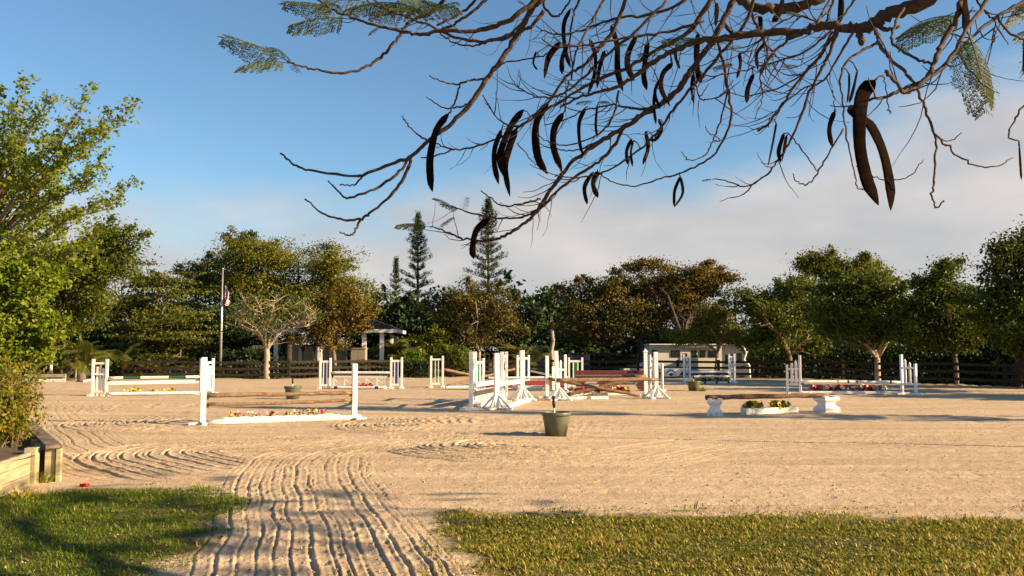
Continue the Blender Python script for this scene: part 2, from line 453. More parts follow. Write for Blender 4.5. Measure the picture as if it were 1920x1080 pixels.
# lawn patches as ground polygons
def poly_ground(P): return np.array([(G(*p).x, G(*p).y) for p in P])
LAWN_L = np.vstack([poly_ground([(-420, 925), (0, 934), (60, 928), (180, 918), (300, 915), (400, 920), (470, 937), (440, 962), (405, 985), (390, 1010), (365, 1045), (330, 1085)]),
                    [(-2.9, 4.2), (-9, 4.2)]])
LAWN_R = np.vstack([poly_ground([(820, 958), (930, 962), (1200, 968), (1500, 968), (1920, 974), (2500, 980)]), [(9, 4.2), (0.2, 4.2)],
                    poly_ground([(915, 1085), (870, 1040), (850, 1005)])])
def sdist(X, Y, P):
    """signed distance to polygon, positive inside"""
    d = np.full(X.shape, 1e9); ins = np.zeros(X.shape, bool)
    n = len(P)
    for i in range(n):
        a = P[i]; b = P[(i + 1) % n]; e = b - a
        t = np.clip(((X - a[0]) * e[0] + (Y - a[1]) * e[1]) / (e @ e), 0, 1)
        d = np.minimum(d, np.hypot(X - a[0] - t * e[0], Y - a[1] - t * e[1]))
        c = (a[1] > Y) != (b[1] > Y)
        with np.errstate(divide='ignore', invalid='ignore'):
            xi = (b[0] - a[0]) * (Y - a[1]) / (b[1] - a[1] + 1e-12) + a[0]
        ins ^= c & (X < xi)
    return np.where(ins, d, -d)

# harrow tracks: (pixel centre line, width in metres, groove depth)
TRACKS = [
    ([(60, 752), (95, 790), (150, 838), (230, 872), (330, 892)], 1.9, 0.035),
    ([(520, 772), (300, 772), (190, 771), (150, 767), (190, 763), (420, 760)], 1.6, 0.05),
    ([(480, 806), (300, 806), (215, 802), (195, 796), (230, 790), (430, 786)], 2.0, 0.085),
    ([(1150, 806), (900, 807), (760, 806), (700, 799), (735, 791), (880, 786), (1050, 786)], 2.1, 0.10),
    ([(470, 890), (380, 880), (310, 866), (280, 853), (305, 842), (400, 835), (560, 826), (700, 815)], 2.3, 0.062),
    ([(1250, 858), (1050, 855), (920, 850), (845, 842), (832, 834), (870, 826), (980, 821)], 2.2, 0.085),
    ([(1950, 842), (1600, 822), (1350, 830), (1100, 870)], 2.2, 0.024),
    ([(625, 1250), (620, 1080), (605, 1000), (585, 945), (572, 905), (575, 875), (605, 850), (700, 832), (850, 812), (1010, 798), (1200, 792)], 2.05, 0.031),
]
def track_field(X, Y):
    Z = np.zeros(X.shape); cover = np.zeros(X.shape)
    for ti, (pts, wdt, dep) in enumerate(TRACKS):
        P = smooth_path([(G(*p).x, G(*p).y) for p in pts], 5)
        sel = (X > P[:, 0].min() - wdt) & (X < P[:, 0].max() + wdt) & (Y > P[:, 1].min() - wdt) & (Y < P[:, 1].max() + wdt)
        x = X[sel]; y = Y[sel]
        best = np.full(x.shape, 1e9); off = np.zeros(x.shape); along = np.zeros(x.shape); s0 = 0
        for i in range(len(P) - 1):
            a = P[i]; e = P[i + 1] - a; L = np.hypot(*e)
            t = np.clip(((x - a[0]) * e[0] + (y - a[1]) * e[1]) / (L * L), 0, 1)
            dx = x - a[0] - t * e[0]; dy = y - a[1] - t * e[1]
            d = np.hypot(dx, dy)
            sg = np.sign(e[0] * dy - e[1] * dx)
            u = d < best
            best = np.where(u, d, best); off = np.where(u, sg * d, off); along = np.where(u, s0 + t * L, along)
            s0 += L
        off = off + 0.10 * (vnoise(along * 1.1, off * 0.8, ti) - .5) + 0.02 * (vnoise(along * 4, off * 3, ti + 9) - .5)
        off = off + 0.05 * (vnoise(off * 4.1 + 31, off * 0 + ti, ti + 40) - .5) * 2
        sp = 0.138 if ti == len(TRACKS) - 1 else 0.215
        main = 1.0 if ti == len(TRACKS) - 1 else 0.35
        k = np.floor(off / sp)
        amp = (0.15 + 0.95 * vnoise(k * 7.31, along * 0.9 + k, ti + 3)) * main + (1 - main) * 0.85
        w = np.abs(((off / sp) % 1.0) - 0.5) * 2            # 0 at crest .. 1 at furrow
        lip = np.exp(-((w - .62) / .17) ** 2) * (0.4 + 0.9 * vnoise(along * 5.0, k * 3.3, ti + 60))
        g = 0.35 - 0.95 * np.clip((w - .70) / .30, 0, 1) ** 1.2 + 0.42 * lip + 0.75 * main * (vnoise(along * 11, off * 26, ti + 70) - .5)
        mask = np.clip((wdt / 2 - np.abs(off)) / 0.12, 0, 1)
        ends = np.clip(np.minimum(along, s0 - along) / 1.2, 0, 1)
        mask = mask * ends * (0.7 + 0.3 * vnoise(x * .8, y * .8, ti + 20))
        zz = g * dep * amp
        Zs = Z[sel]
        Z[sel] = Zs * (1 - mask) + zz * mask
        cover[sel] = np.maximum(cover[sel], mask)
    return Z, cover

def fence_y(x):
    xs = np.array([p.x for p in FENCE]); ys = np.array([p.y for p in FENCE])
    return np.interp(x, xs, ys)

def arena_height(X, Y):
    tz, cov = track_field(X, Y)
    z = tz
    z = z + 0.05 * (vnoise(X * .25, Y * .25, 1) - .5) * np.clip((Y - 9) / 10, 0, 1)
    # faint drag-harrow lines that run across the arena
    warp = Y * 1.0 + 0.5 * (vnoise(X * .12, Y * .2, 5) - .5) + 0.05 * X * vnoise(X * .05, Y * .1, 8)
    z = z + (1 - cov) * 0.013 * (vnoise(X * .3, warp * 7.0, 6) - .5) * 2
    z = z + 0.008 * (vnoise(X * 3.1, Y * 3.1, 11) - .5) * (1 - 0.5 * cov)
    z = z + 0.008 * (vnoise(X * 9, Y * 12, 12) - .5) + 0.006 * (vnoise(X * 21, Y * 26, 14) - .5)
    lum = vnoise(X * 17, Y * 17, 13)
    z = z + 0.02 * np.clip(lum - 0.72, 0, 1) * np.clip(1.4 - cov, 0, 1)
    dent = vnoise(X * 5.3, Y * 4.6, 17)
    z = z - 0.05 * np.clip(dent - 0.74, 0, 1) * (0.2 + vnoise(X * .3, Y * .3, 18)) * (Y > 9)
    fy = fence_y(X)
    drop = np.clip((Y - fy - 0.6) / 3.5, 0, 1)
    z = z + 0.10 * np.exp(-((Y - fy + 0.1) / 0.5) ** 2) * (vnoise(X * 1.3, Y, 4))
    return z * (1 - drop) - 0.75 * drop

def make_arena():
    yy = np.concatenate([np.linspace(1090, 920, 165), np.linspace(919.4, 780, 265), np.linspace(779.4, 715, 80), np.linspace(714, 698, 35)])
    D = np.array([G(960, y).y for y in yy])
    D = np.concatenate([[-12, 0.5, 2.5, 4, 5], D, [D[-1] + 3]])
    tin = np.linspace(-0.65, 0.65, 700)
    T = np.concatenate([[-3.5, -2.4, -1.6, -1.2, -1.0, -.85, -.75], tin, [.75, .85, 1.0, 1.2, 1.6, 2.4, 3.5]])
    nr, nc = len(D), len(T)
    scl = np.maximum(D, 6.0)
    X = scl[:, None] * T[None, :]
    Y = np.repeat(D[:, None], nc, 1)
    Z = arena_height(X, Y)
    sl = sdist(X, Y, LAWN_L) + 0.5 * (vnoise(X * 1.6, Y * 2.5, 31) - .5)
    sr = sdist(X, Y, LAWN_R) + 0.4 * (vnoise(X * 1.6, Y * 2.5, 32) - .5)
    turf = np.clip(np.maximum(sl, sr) / 0.25 + 0.25, 0, 1)
    verge = np.clip((Y - fence_y(X) + 1.2) / 1.2, 0, 1) * (0.4 + 0.6 * vnoise(X * .7, Y, 40))
    turf = np.maximum(turf, verge)
    V = np.stack([X, Y, Z], -1).reshape(-1, 3)
    idx = np.arange(nr * nc).reshape(nr, nc)
    F = np.stack([idx[:-1, :-1], idx[:-1, 1:], idx[1:, 1:], idx[1:, :-1]], -1).reshape(-1, 4)
    me = mkmesh('arena_ground', V, F, [M['sand']], smooth=True)
    a = me.attributes.new('turf', 'FLOAT', 'POINT'); a.data.foreach_set('value', turf.ravel().astype(np.float32))
    tag(link('arena_ground', me), kind='structure')
make_arena()

def gz(x, y):
    return float(arena_height(np.array([x]), np.array([y]))[0])

# ------------------------------------------------------------------ lawn blades and pebbles
def blades(name, P, n, mat, seed, label, straw):
    r = np.random.default_rng(seed)
    lo = P.min(0); hi = P.max(0)
    X = r.uniform(max(lo[0], -7.5), min(hi[0], 7.5), n); Y = r.uniform(5.2, hi[1] + .3, n)
    vis = np.abs(X) < 0.66 * Y + 0.3
    X = X[vis]; Y = Y[vis]
    s = sdist(X, Y, P) + 0.5 * (vnoise(X * 1.6, Y * 2.5, seed) - .5) + 0.35 * (vnoise(X * 5, Y * 6, seed + 1) - .5)
    dens = np.maximum(np.clip(s / 0.4 + 0.2, 0, 1), 0.05 * np.clip(1 + s / 1.6, 0, 1) * (Y < 9.6) * (vnoise(X * 2, Y * 2, 90) > .45)) * np.clip(0.35 + 1.3 * vnoise(X * 2.3, Y * 3.1, seed + 2), 0.3, 1)
    k = r.random(len(X)) < dens
    X = X[k]; Y = Y[k]; n = len(X)
    Z = arena_height(X, Y) - 0.004
    patch = vnoise(X * 1.1, Y * 1.6, seed + 5)
    h = r.uniform(0.02, 0.068, n) * (0.45 + 0.8 * patch)
    w = r.uniform(0.003, 0.0075, n) * (1 if seed == 52 else .8)
    an = r.uniform(0, 2 * np.pi, n); ln = r.uniform(0.3, 1.75, n)
    dx = np.cos(an); dy = np.sin(an); sx = -dy; sy = dx
    def pt(f, lean, side):
        up = f * h * np.cos(lean * ln * .8); out_ = f * h * np.sin(lean * ln)
        return np.stack([X + dx * out_ + sx * w * side, Y + dy * out_ + sy * w * side, Z + up], -1)
    V = np.stack([pt(0, 0, -1), pt(0, 0, 1), pt(.55, .8, .9), pt(.55, .8, -.9), pt(1, 1.25, 0.1), pt(1, 1.25, -0.1)], 1).reshape(-1, 3)
    b = np.arange(n)[:, None] * 6
    F = np.concatenate([b + [0, 1, 2, 3], b + [3, 2, 4, 5]], 1).reshape(-1, 4)
    me = mkmesh(name, V, F, [mat])
    tint = np.clip(r.normal(0.38, 0.16, n) + (r.random(n) < straw) * 0.55 + 0.25 * (patch - .5), 0, 1)
    a = me.attributes.new('tint', 'FLOAT', 'FACE'); a.data.foreach_set('value', np.repeat(tint, 2).astype(np.float32))
    tag(link(name, me), label, 'grass', kind='stuff')
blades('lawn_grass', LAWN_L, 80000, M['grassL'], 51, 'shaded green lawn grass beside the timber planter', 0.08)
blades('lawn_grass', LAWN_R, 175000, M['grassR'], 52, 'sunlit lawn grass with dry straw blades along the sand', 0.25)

def pebbles():
    r = np.random.default_rng(7)
    n = 15000
    Y = 6.3 + 24 * r.random(n) ** 1.9; X = r.uniform(-.64, .64, n) * Y
    edge = np.exp(-np.abs(Y - (8.6 + 0.2 * vnoise(X, Y, 3))) / 0.7)
    k = r.random(n) < 0.36 + 0.64 * edge * (X > -0.4)
    X = X[k]; Y = Y[k]; n = len(X)
    Z = arena_height(X, Y)
    s = 0.004 + 0.015 * r.random(n) ** 3.5
    oc = np.array([(1, 0, 0), (0, 1, 0), (-1, 0, 0), (0, -1, 0), (0, 0, .8), (0, 0, -.6)], float)
    V = oc[None] * s[:, None, None] * r.uniform(.6, 1.3, (n, 6, 1)) + np.stack([X, Y, Z + s * .3], -1)[:, None]
    b = np.arange(n)[:, None] * 6
    F = np.concatenate([b + q for q in ([0, 1, 4], [1, 2, 4], [2, 3, 4], [3, 0, 4], [1, 0, 5], [2, 1, 5], [3, 2, 5], [0, 3, 5])], 1).reshape(-1, 3)
    me = mkmesh('gravel', V.reshape(-1, 3), F, [paint('pebble', (0.5, 0.42, 0.32), (0.16, 0.12, 0.09), 0.9, 3, 0.0, lo=.4, hi=.6)])
    tag(link('gravel', me), 'scattered pebbles and crumbs on the raked sand', 'gravel', kind='stuff')
pebbles()
# ================================================================== board fence
def board_fence():
    P = np.array([(p.x, p.y) for p in FENCE])
    seg = np.hypot(*np.diff(P, axis=0).T); cum = np.concatenate([[0], np.cumsum(seg)])
    n = int(cum[-1] / 2.35)
    pts = []
    for i in range(n + 1):
        s = i * cum[-1] / n
        pts.append(Vector((np.interp(s, cum, P[:, 0]), np.interp(s, cum, P[:, 1]), 0)))
    t = thing('board_fence', 'long dark brown board fence with three rails around the sand arena', 'fence', pts[0])
    rr = random.Random(3)
    for i, p in enumerate(pts):
        q = p - pts[0]
        z = gz(p.x, p.y)
        MB().box((q.x, q.y, z + 0.48), (0.15, 0.15, 1.16 + rr.uniform(-.03, .04)), rz=rr.uniform(-.1, .1)).build('post', M['fence'], t)
        if i < n:
            e = pts[i + 1] - pts[0]
            z2 = gz(pts[i + 1].x, pts[i + 1].y)
            d = (e - q).normalized(); off = Vector((d.y, -d.x, 0)) * 0.098
            for h in (0.22, 0.58, 0.94):
                a = q + off + Vector((0, 0, z + h + rr.uniform(-.012, .012))) + d * 0.006; b = e + off + Vector((0, 0, z2 + h + rr.uniform(-.012, .012))) - d * 0.006
                MB().bar(a, b, 0.03, 0.14).build('rail', M['fence'], t)
board_fence()

# ================================================================== show-jump pieces
def local(t, p):
    return p - t.location

def post_feet(mb, r=0.34, h=0.34, yaw=0.0):
    pass

def schooling_post(px, py, top, label, w=0.105, tilt=0.0, pointed=False, yaw=0.2, braces=True):
    """single square post carried by four diagonal braces on cross feet"""
    p = G(px, py); p.z = gz(p.x, p.y)
    h = hz(top, p.y) - p.z
    t = thing('jump_standard', label, 'jump standard', p, yaw, 'jump standards')
    m = MB().box((tilt * h / 2, 0, h / 2), (w, w, h), M=Matrix.Rotation(math.atan(tilt), 3, 'Y')).build('post', M['white'], t)
    if not tilt and braces: pinholes(t, 0, -w / 2, h)
    if pointed:
        k = w * .75
        MB().add([(-k, -k, h), (k, -k, h), (k, k, h), (-k, k, h), (0, 0, h + .13)], [(3, 2, 1, 0), (0, 1, 4), (1, 2, 4), (2, 3, 4), (3, 0, 4)]).build('cap', M['white'], t)
    if braces:
        for k in range(4):
            a = math.pi / 2 * k + math.pi / 4
            d = Vector((math.cos(a), math.sin(a), 0))
            MB().bar(d * 0.44 + Vector((0, 0, 0.03)), d * 0.06 + Vector((0, 0, 0.40)), 0.05, 0.06).build('brace', M['white'], t)
            MB().bar(d * 0.06 + Vector((0, 0, 0.03)), d * 0.50 + Vector((0, 0, 0.03)), 0.09, 0.05).build('foot', M['white'], t)
    else:
        for sgn in (-1, 1):
            MB().bar(Vector((0, sgn * .05, .035)), Vector((0, sgn * .42, .035)), 0.10, 0.07).build('foot', M['white'], t)
        MB().bar(Vector((-.3, 0, .025)), Vector((-.055, 0, .025)), 0.12, 0.05).build('foot', M['white'], t)
    return t

def pinholes(t, x, y, h):
    m = MB()
    z = .3
    while z < h - .08:
        m.box((x, y - .001, z), (.015, .004, .015)); z += .076
    tag(m.build('pin_holes', M['black'], t), kind='stuff')

def cup(t, z, side=1, y=-0.0):
    MB().box((side * 0.085, y, z - .045), (0.06, 0.10, 0.05)).build('pole_cup', M['black'], t)

def wing(pa, pb, h, label, infill, hb=None, w=0.085, foot=True, colour=None):
    """wing standard from ground point pa to pb (inner to outer post); h inner height, hb outer height"""
    pa = Vector(pa); pb = Vector(pb)
    d = pb - pa; d.z = 0; W_ = d.length
    rz = math.atan2(d.y, d.x)
    pa.z = gz(pa.x, pa.y)
    hb = hb or h
    t = thing('jump_standard', label, 'jump standard', pa, rz, 'jump standards')
    wh = M['white']
    MB().box((0, 0, h / 2), (w, w, h)).build('post', wh, t)
    MB().box((W_, 0, hb / 2), (w, w, hb)).build('post', wh, t)
    lo, hi = 0.17, min(h, hb) - 0.16
    g = w / 2
    def rail(z, th=0.08):
        MB().box((W_ / 2, 0, z), (W_ - w - .002, 0.05, th)).build('rail', wh, t)
    if infill == 'pickets':
        rail(lo); rail(hi); rail((lo + hi) / 2 + .12, .06)
        for k, (f, top) in enumerate(((.24, .86), (.5, .98), (.76, .92))):
            x = g + (W_ - w) * f
            zt = lo + (hi - lo) * top - .04
            MB().box((x, -.04, (lo - .03 + zt) / 2), (0.07, 0.025, zt - lo + .03)).build('picket', wh, t)
    elif infill == 'panel':
        rail(lo); rail(hi, .09)
        for f, mt, ww in ((.30, wh, .05), (.5, colour, W_ * .24), (.70, wh, .05)):
            x = g + (W_ - w) * f
            MB().box((x, 0, (lo + hi) / 2), (ww, 0.03, hi - lo - .08)).build('slat', mt, t)
    elif infill == 'stairs':
        rail(lo + .22, .07); rail(min(h, hb) * .86, .07)
        for f in (.33, .66):
            x = W_ * f; zt = h + (hb - h) * f - .06
            k = 0.045
            MB().prism([(x - k, lo + .18), (x + k, lo + .18), (x + k, zt - .07), (x, zt), (x - k, zt - .07)], -.056, -.030).build('picket', wh, t)
    elif infill == 'lattice':
        rail(lo); rail(hi)
        for f in (.34, .66):
            MB().box((g + (W_ - w) * f, 0, (lo + hi) / 2), (0.035, 0.03, hi - lo - .08)).build('slat', wh, t)
        z = lo + .06; k = 0; x0, x1 = g + (W_ - w) * .38, g + (W_ - w) * .62
        while z < hi - .16:
            for sg in (0, 1):
                a, b = ((x0, x1) if sg else (x1, x0))
                MB().bar((a, -.012 + .024 * sg, z), (b, -.012 + .024 * sg, z + .13), .014, .018).build('lattice_strip', colour, t)
            z += .13
    elif infill == 'diamond':
        rail(lo, .07); rail(hi, .07); rail((lo + hi) / 2, .06)
        for z0, z1 in ((lo + .04, (lo + hi) / 2 - .03), ((lo + hi) / 2 + .03, hi - .04)):
            zc = (z0 + z1) / 2; xc = W_ / 2
            for sx in (-1, 1):
                for sz in (-1, 1):
                    n = 5; P = []
                    for i in range(n + 1):
                        a = math.pi / 2 * i / n
                        P.append((xc + sx * (W_ / 2 - g) * (1 - math.sin(a) * .85), 0, zc + sz * (z1 - z0) / 2 * (1 - math.cos(a)) ))
                    m = MB()
                    for i in range(n): m.bar(P[i], P[i + 1], .03, .022)
                    m.build('curved_strip', wh, t)
    pinholes(t, 0, -w / 2, h)
    if foot:
        for x, hh in ((0, h), (W_, hb)):
            MB().box((x, 0, .035), (0.13, 0.62, 0.07)).build('foot', wh, t)
    return t

def pole(a, b, r, label, mat='white', bands=None, sag=0.0, rough=False, seed=0, name='jump_pole'):
    """a pole from a to b; bands: list of (from, to, material index) fractions"""
    a = Vector(a); b = Vector(b)
    L = (b - a).length
    rr = random.Random(seed)
    n = 14
    mats = mat if isinstance(mat, list) else [M[mat]]
    m = MB()
    cuts = sorted(set([0, 1] + [c for s in (bands or []) for c in s[:2]] + [i / n for i in range(1, n)]))
    ln = b - a
    o = thing(name, label, 'pole', a) if False else None
    pts = []; rd = []
    for c in cuts:
        j = Vector((0, 0, 0))
        k = r
        if rough:
            j = Vector((rr.uniform(-1, 1), rr.uniform(-1, 1), rr.uniform(-1, 1))) * r * .16
            k = r * (1 + rr.uniform(-.12, .10)) * (1.04 - .12 * c)
        pts.append(ln * c + j - Vector((0, 0, sag * math.sin(math.pi * c)))); rd.append(k)
    V, F = tube_arrays(pts, rd, 10)
    fm = []
    for i in range(len(cuts) - 1):
        c = (cuts[i] + cuts[i + 1]) / 2; mi = 0
        for s in (bands or []):
            if s[0] <= c <= s[1]: mi = s[2]
        fm += [mi] * 10
    b0 = len(m.v)
    m.v = [tuple(v) for v in V]; m.f = [tuple(f) for f in F]; m.m = fm; m.sm = [True] * len(F)
    e = (len(cuts) - 1) * 10
    endm = len(mats) - 1 if rough else 0
    m.f += [tuple(range(10))[::-1], tuple(range(e, e + 10))]; m.m += [endm, endm]; m.sm += [False, False]
    ob = m.build(name, mats)
    ob.location = a
    return tag(ob, label, 'pole', 'jump poles')

def beam(a, b, w, h, label, mat='white'):
    a = Vector(a); b = Vector(b)
    ob = MB().bar((0, 0, 0), b - a, w, h).build('ground_rail', M[mat])
    ob.modifiers.new('bevel', 'BEVEL').width = 0.012
    ob.location = a
    return tag(ob, label, 'rail', 'ground rails')

def petal_cluster(mb, c, s, mi, rr):
    """a small blossom: five petals round a centre"""
    c = Vector(c)
    ax = Vector((rr.uniform(-.7, .7), rr.uniform(-1, -.1), rr.uniform(.1, .9))).normalized()
    u = ax.orthogonal().normalized(); v = ax.cross(u)
    for k in range(6):
        a = 2 * math.pi * k / 6
        d = u * math.cos(a) + v * math.sin(a); e = ax.cross(d)
        mb.add([c, c + d * s * .6 + e * s * .45 + ax * s * .3, c + d * s * 1.05 + ax * s * .45, c + d * s * .6 - e * s * .45 + ax * s * .3], [(0, 1, 2, 3)], mi)

def flowerbox(a, b, hgt, label, flowers, n, seed, wdt=0.22, spread=0.12, size=0.055, mat='white', cluster=None, name='flower_box'):
    a = Vector(a); b = Vector(b)
    d = b - a; L = d.length
    z = gz(a.x, a.y)
    t = thing(name, label, 'flower box', (a.x, a.y, z), math.atan2(d.y, d.x))
    rr = random.Random(seed)
    MB().box((L / 2, -wdt / 2, hgt / 2), (L, .025, hgt)).build('side_board', M[mat], t)
    MB().box((L / 2, wdt / 2, hgt / 2), (L, .025, hgt)).build('side_board', M[mat], t)
    for x in (0.0, L):
        MB().box((x, 0, hgt / 2), (.025, wdt - .03, hgt * .98)).build('end_board', M[mat], t)
    MB().box((L / 2, 0, hgt * .4), (L - .03, wdt - .03, hgt * .5)).build('filling', M['soil'], t)
    gm = MB(); per = {}
    for i in range(n):
        f = cluster[rr.randrange(len(cluster))] + rr.gauss(0, .035) if cluster else rr.uniform(.03, .97)
        f = min(max(f, .02), .98)
        base = Vector((L * f, rr.uniform(-.35, .35) * wdt, hgt * .6))
        tip = base + Vector((rr.gauss(0, .04), rr.gauss(0, .05), hgt * .3 + rr.uniform(.3, 1) * spread))
        col = flowers[rr.randrange(len(flowers))]
        petal_cluster(per.setdefault(col, MB()), tip, size * rr.uniform(.7, 1.3), 0, rr)
        gm.bar(base, tip, .006, .006)
        for k in range(3):
            c = base.lerp(tip, rr.uniform(.3, .9)); s = size * rr.uniform(.8, 1.6); an = rr.uniform(0, 6.28)
            q = Vector((math.cos(an), math.sin(an), rr.uniform(-.2, .7))) * s; w_ = Vector((-math.sin(an), math.cos(an), 0)) * s * .3
            gm.add([c, c + q * .5 + w_, c + q, c + q * .5 - w_], [(0, 1, 2, 3)])
    gm.build('foliage', M['pet_green'], t)
    for col, mb in per.items():
        mb.build('blossoms', M[col], t)
    return t

LOG = [M['log'], M['logdark']]

# ---- the log vertical with plain posts
a = G(380, 796); b = G(664, 786)
yw = math.atan2(b.y - a.y, b.x - a.x)
sa = schooling_post(380, 796, 670, 'plain white jump post at the end of the two rough logs', .115, 0, False, yw, False)
sb = schooling_post(664, 786, 682, 'plain white jump post holding the two rough logs beside the striped harrow tracks', .115, 0, False, yw + math.pi, False)
d = (b - a).normalized()
for z in (.63, .45):
    for s_, t_ in ((sa, 1), (sb, 1)):
        cup(s_, z, t_)
pole(a + d * .06 + Vector((0, 0, .645)), b - d * .06 + Vector((0, 0, .635)), .05, 'upper weathered log rail between the two plain white posts', LOG, rough=True, seed=1)
pole(a + d * .06 + Vector((0, 0, .455)), b - d * .06 + Vector((0, 0, .47)), .038, 'lower crooked weathered log rail with split orange bark', LOG, sag=.03, rough=True, seed=2)
perp = Vector((d.y, -d.x, 0))
pole(a + d * .12 + perp * .18 + Vector((0, 0, .055)), b + d * .12 + perp * .18 + Vector((0, 0, .055)), .062, 'thick white round pole lying on the sand under the log rails', 'white')
flowerbox(a + d * .45 - perp * .16, b - d * .35 - perp * .16, .13, 'long low white flower box with yellow and pink flowers under the log rails', ['pet_yellow', 'pet_yellow', 'pet_pink', 'pet_white', 'pet_red'], 46, 5, cluster=[.07, .13, .27, .37, .40, .56, .68, .70, .82, .84], mat='white_worn', size=.038)

# ---- vertical with the green and white striped pole
l1 = wing(G(199, 741), G(173, 741), 1.38, 'white picket jump standard beside the left palm clump, carrying the green striped pole', 'pickets')
r1 = wing(G(376, 739), G(398, 738), 1.38, 'white picket jump standard behind the plain log post, carrying the green striped pole', 'pickets')
a = G(199, 741); b = G(376, 739); d = (b - a).normalized()
up = Vector((0, 0, 1))
pole(a + d * .06 + up * .64, b - d * .06 + up * .66, .052, 'white jump pole with two dark green bands', [M['white_worn'], M['dkgreen']], [(.16, .35, 1), (.66, .85, 1)])
beam(a + d * .06 + up * .44, b - d * .06 + up * .48, .06, .13, 'white plank hung below the green striped pole')['category'] = 'plank'
perp = Vector((d.y, -d.x, 0))
pole(a + d * .05 + perp * .25 + up * .06, b - d * .03 + perp * .25 + up * .06, .062, 'white pole on the sand under the green striped pole', 'white')
flowerbox(a + d * .6 - perp * .05, b - d * .5 - perp * .05, .12, 'low white flower box with yellow flowers under the green striped pole', ['pet_yellow'], 26, 8, cluster=[.05, .13, .19, .22, .46, .48, .7, .75], size=.06)
for s_ in (l1, r1): cup(s_, .62, -1)

# ---- vertical with blue slats
l3 = wing(G(619, 728.5), G(600, 728.5), 1.36, 'white jump standard with a blue slat, beside the pale bare-branched tree', 'panel', colour=M['blue'])
r3 = wing(G(733, 729), G(753, 729), 1.36, 'white jump standard with a blue slat, nearest the lattice standard', 'panel', colour=M['blue'])
a = G(619, 728.5); b = G(733, 729); d = (b - a).normalized(); perp = Vector((d.y, -d.x, 0))
pole(a + d * .06 + up * .70, b - d * .06 + up * .70, .055, 'plain white pole between the blue slatted standards', 'white')
pole(a + d * .0 + perp * .35 + up * .06, b - d * .1 + perp * .35 + up * .06, .06, 'white ground pole with blue bands between the blue slatted standards', [M['white'], M['blue']], [(.11, .17, 1), (.46, .52, 1), (.8, .86, 1)])
gt = thing('jump_gate', 'low white jump gate with arched panels between the blue slatted standards', 'jump gate', a + d * .15, math.atan2(d.y, d.x))
Lg = (b - a).length - .3
MB().box((Lg / 2, 0, .52), (Lg, .05, .09)).build('top_rail', M['white'], gt)
MB().box((Lg / 2, 0, .11), (Lg, .05, .07)).build('bottom_rail', M['white'], gt)
for i in range(6):
    MB().box((Lg * i / 5, 0, .315), (.06, .045, .335)).build('upright', M['white'], gt)
for i in range(5):
    m = MB(); P = [(Lg * (i + .08 + .84 * k / 6) / 5, 0, .42 - .16 * math.sin(math.pi * k / 6)) for k in range(7)]
    for k in range(6): m.bar(P[k], P[k + 1], .03, .025)
    m.build('arch', M['white'], gt)
for x in (0, Lg):
    MB().box((x, 0, .04), (.07, .4, .075)).build('foot', M['white'], gt)
flowerbox(a + d * .9 + perp * .14, a + d * 1.95 + perp * .14, .10, 'short white box of red flowers in front of the arched gate', ['pet_red', 'pet_red', 'pet_scarlet'], 26, 9, spread=.14)
for s_ in (l3, r3): cup(s_, .68, -1)

# ---- cross rails with the lattice standard
l4 = wing(G(830, 727), G(808, 727), 1.42, 'white jump standard with a green lattice strip holding crossed log rails', 'lattice', colour=M['green'])
r4 = wing(G(970, 721.5), G(991, 721), 1.42, 'plain white jump standard behind the tall braced post and white poles', 'lattice', colour=M['white'])
a = G(830, 727); b = G(970, 721.5); d = (b - a).normalized()
pole(a + d * .05 + up * .82, b - d * .25 + up * .07 - Vector((0, .12, 0)), .06, 'pale log sloping down from the green lattice standard', LOG, rough=True, seed=4)
pole(b - d * .05 + up * .80 + Vector((0, .14, 0)), a + d * .25 + up * .07 + Vector((0, .14, 0)), .06, 'pale log sloping down from the standard behind the white braced post', LOG, rough=True, seed=5)
pole(G(835, 728) + up * .05, G(884, 727) + up * .05, .05, 'short worn white pole on the sand beside the lattice standard', 'white_worn')

# ---- red panel with green slats
l5 = wing(G(906, 731), G(888, 731.5), 1.34, 'white jump standard with a green slat behind the lattice oxer wing', 'panel', colour=M['green'])
r5 = wing(G(1067, 731), G(1092, 731), 1.38, 'white jump standard with a green slat in front of the brick wall', 'panel', colour=M['green'])
a = G(906, 731); b = G(1067, 731); d = (b - a).normalized(); perp = Vector((d.y, -d.x, 0))
pole(a + d * .06 + up * .50, b - d * .06 + up * .53, .05, 'white pole with flaking green bands above the red panel', [M['white'], M['dkgreen']], [(.0, .05, 1), (.12, .17, 1), (.72, .77, 1), (.93, .99, 1)])
rp = thing('roof_shaped_filler', 'faded red roof-shaped panel with a painted brick end between the green slatted standards', 'jump panel', a + d * .1, math.atan2(d.y, d.x))
Lp = (b - a).length - .25
MB().prism([(0, .09), (Lp * .83, .09), (Lp * .83, .40), (0, .40)], -.11, -.07).build('board', M['red'], rp)
for i in range(3):
    for j in range(2):
        MB().box((Lp * .83 + .13 + i * .20, -.09, .17 + .15 * j), (.185, .045, .13)).build('brick', M['red'], rp)
MB().box((Lp * .83 + .33, -.06, .245), (.62, .02, .30)).build('backing', M['white'], rp)
for x in (.15, Lp * .5, Lp - .2):
    MB().box((x, .02, .15), (.05, .16, .28)).build('stay', M['white'], rp)
    MB().box((x, .05, .03), (.06, .5, .05)).build('foot', M['white'], rp)
flowerbox(a + d * 1.25 + perp * .30, a + d * 2.5 + perp * .30, .19, 'empty low white box standing against the red panel', ['pet_green'], 3, 11, spread=.02)
pole(a + d * 2.6 + perp * .32 + up * .05, a + d * 4.0 + perp * .32 + up * .05, .05, 'worn grey-white pole on the sand beside the empty white box', 'white_worn')
pole(G(900, 730) + up * .05, G(955, 730.5) + up * .05, .05, 'worn white pole lying behind the lattice oxer wing', 'white_worn')
for s_ in (l5, r5): cup(s_, .49, -1)
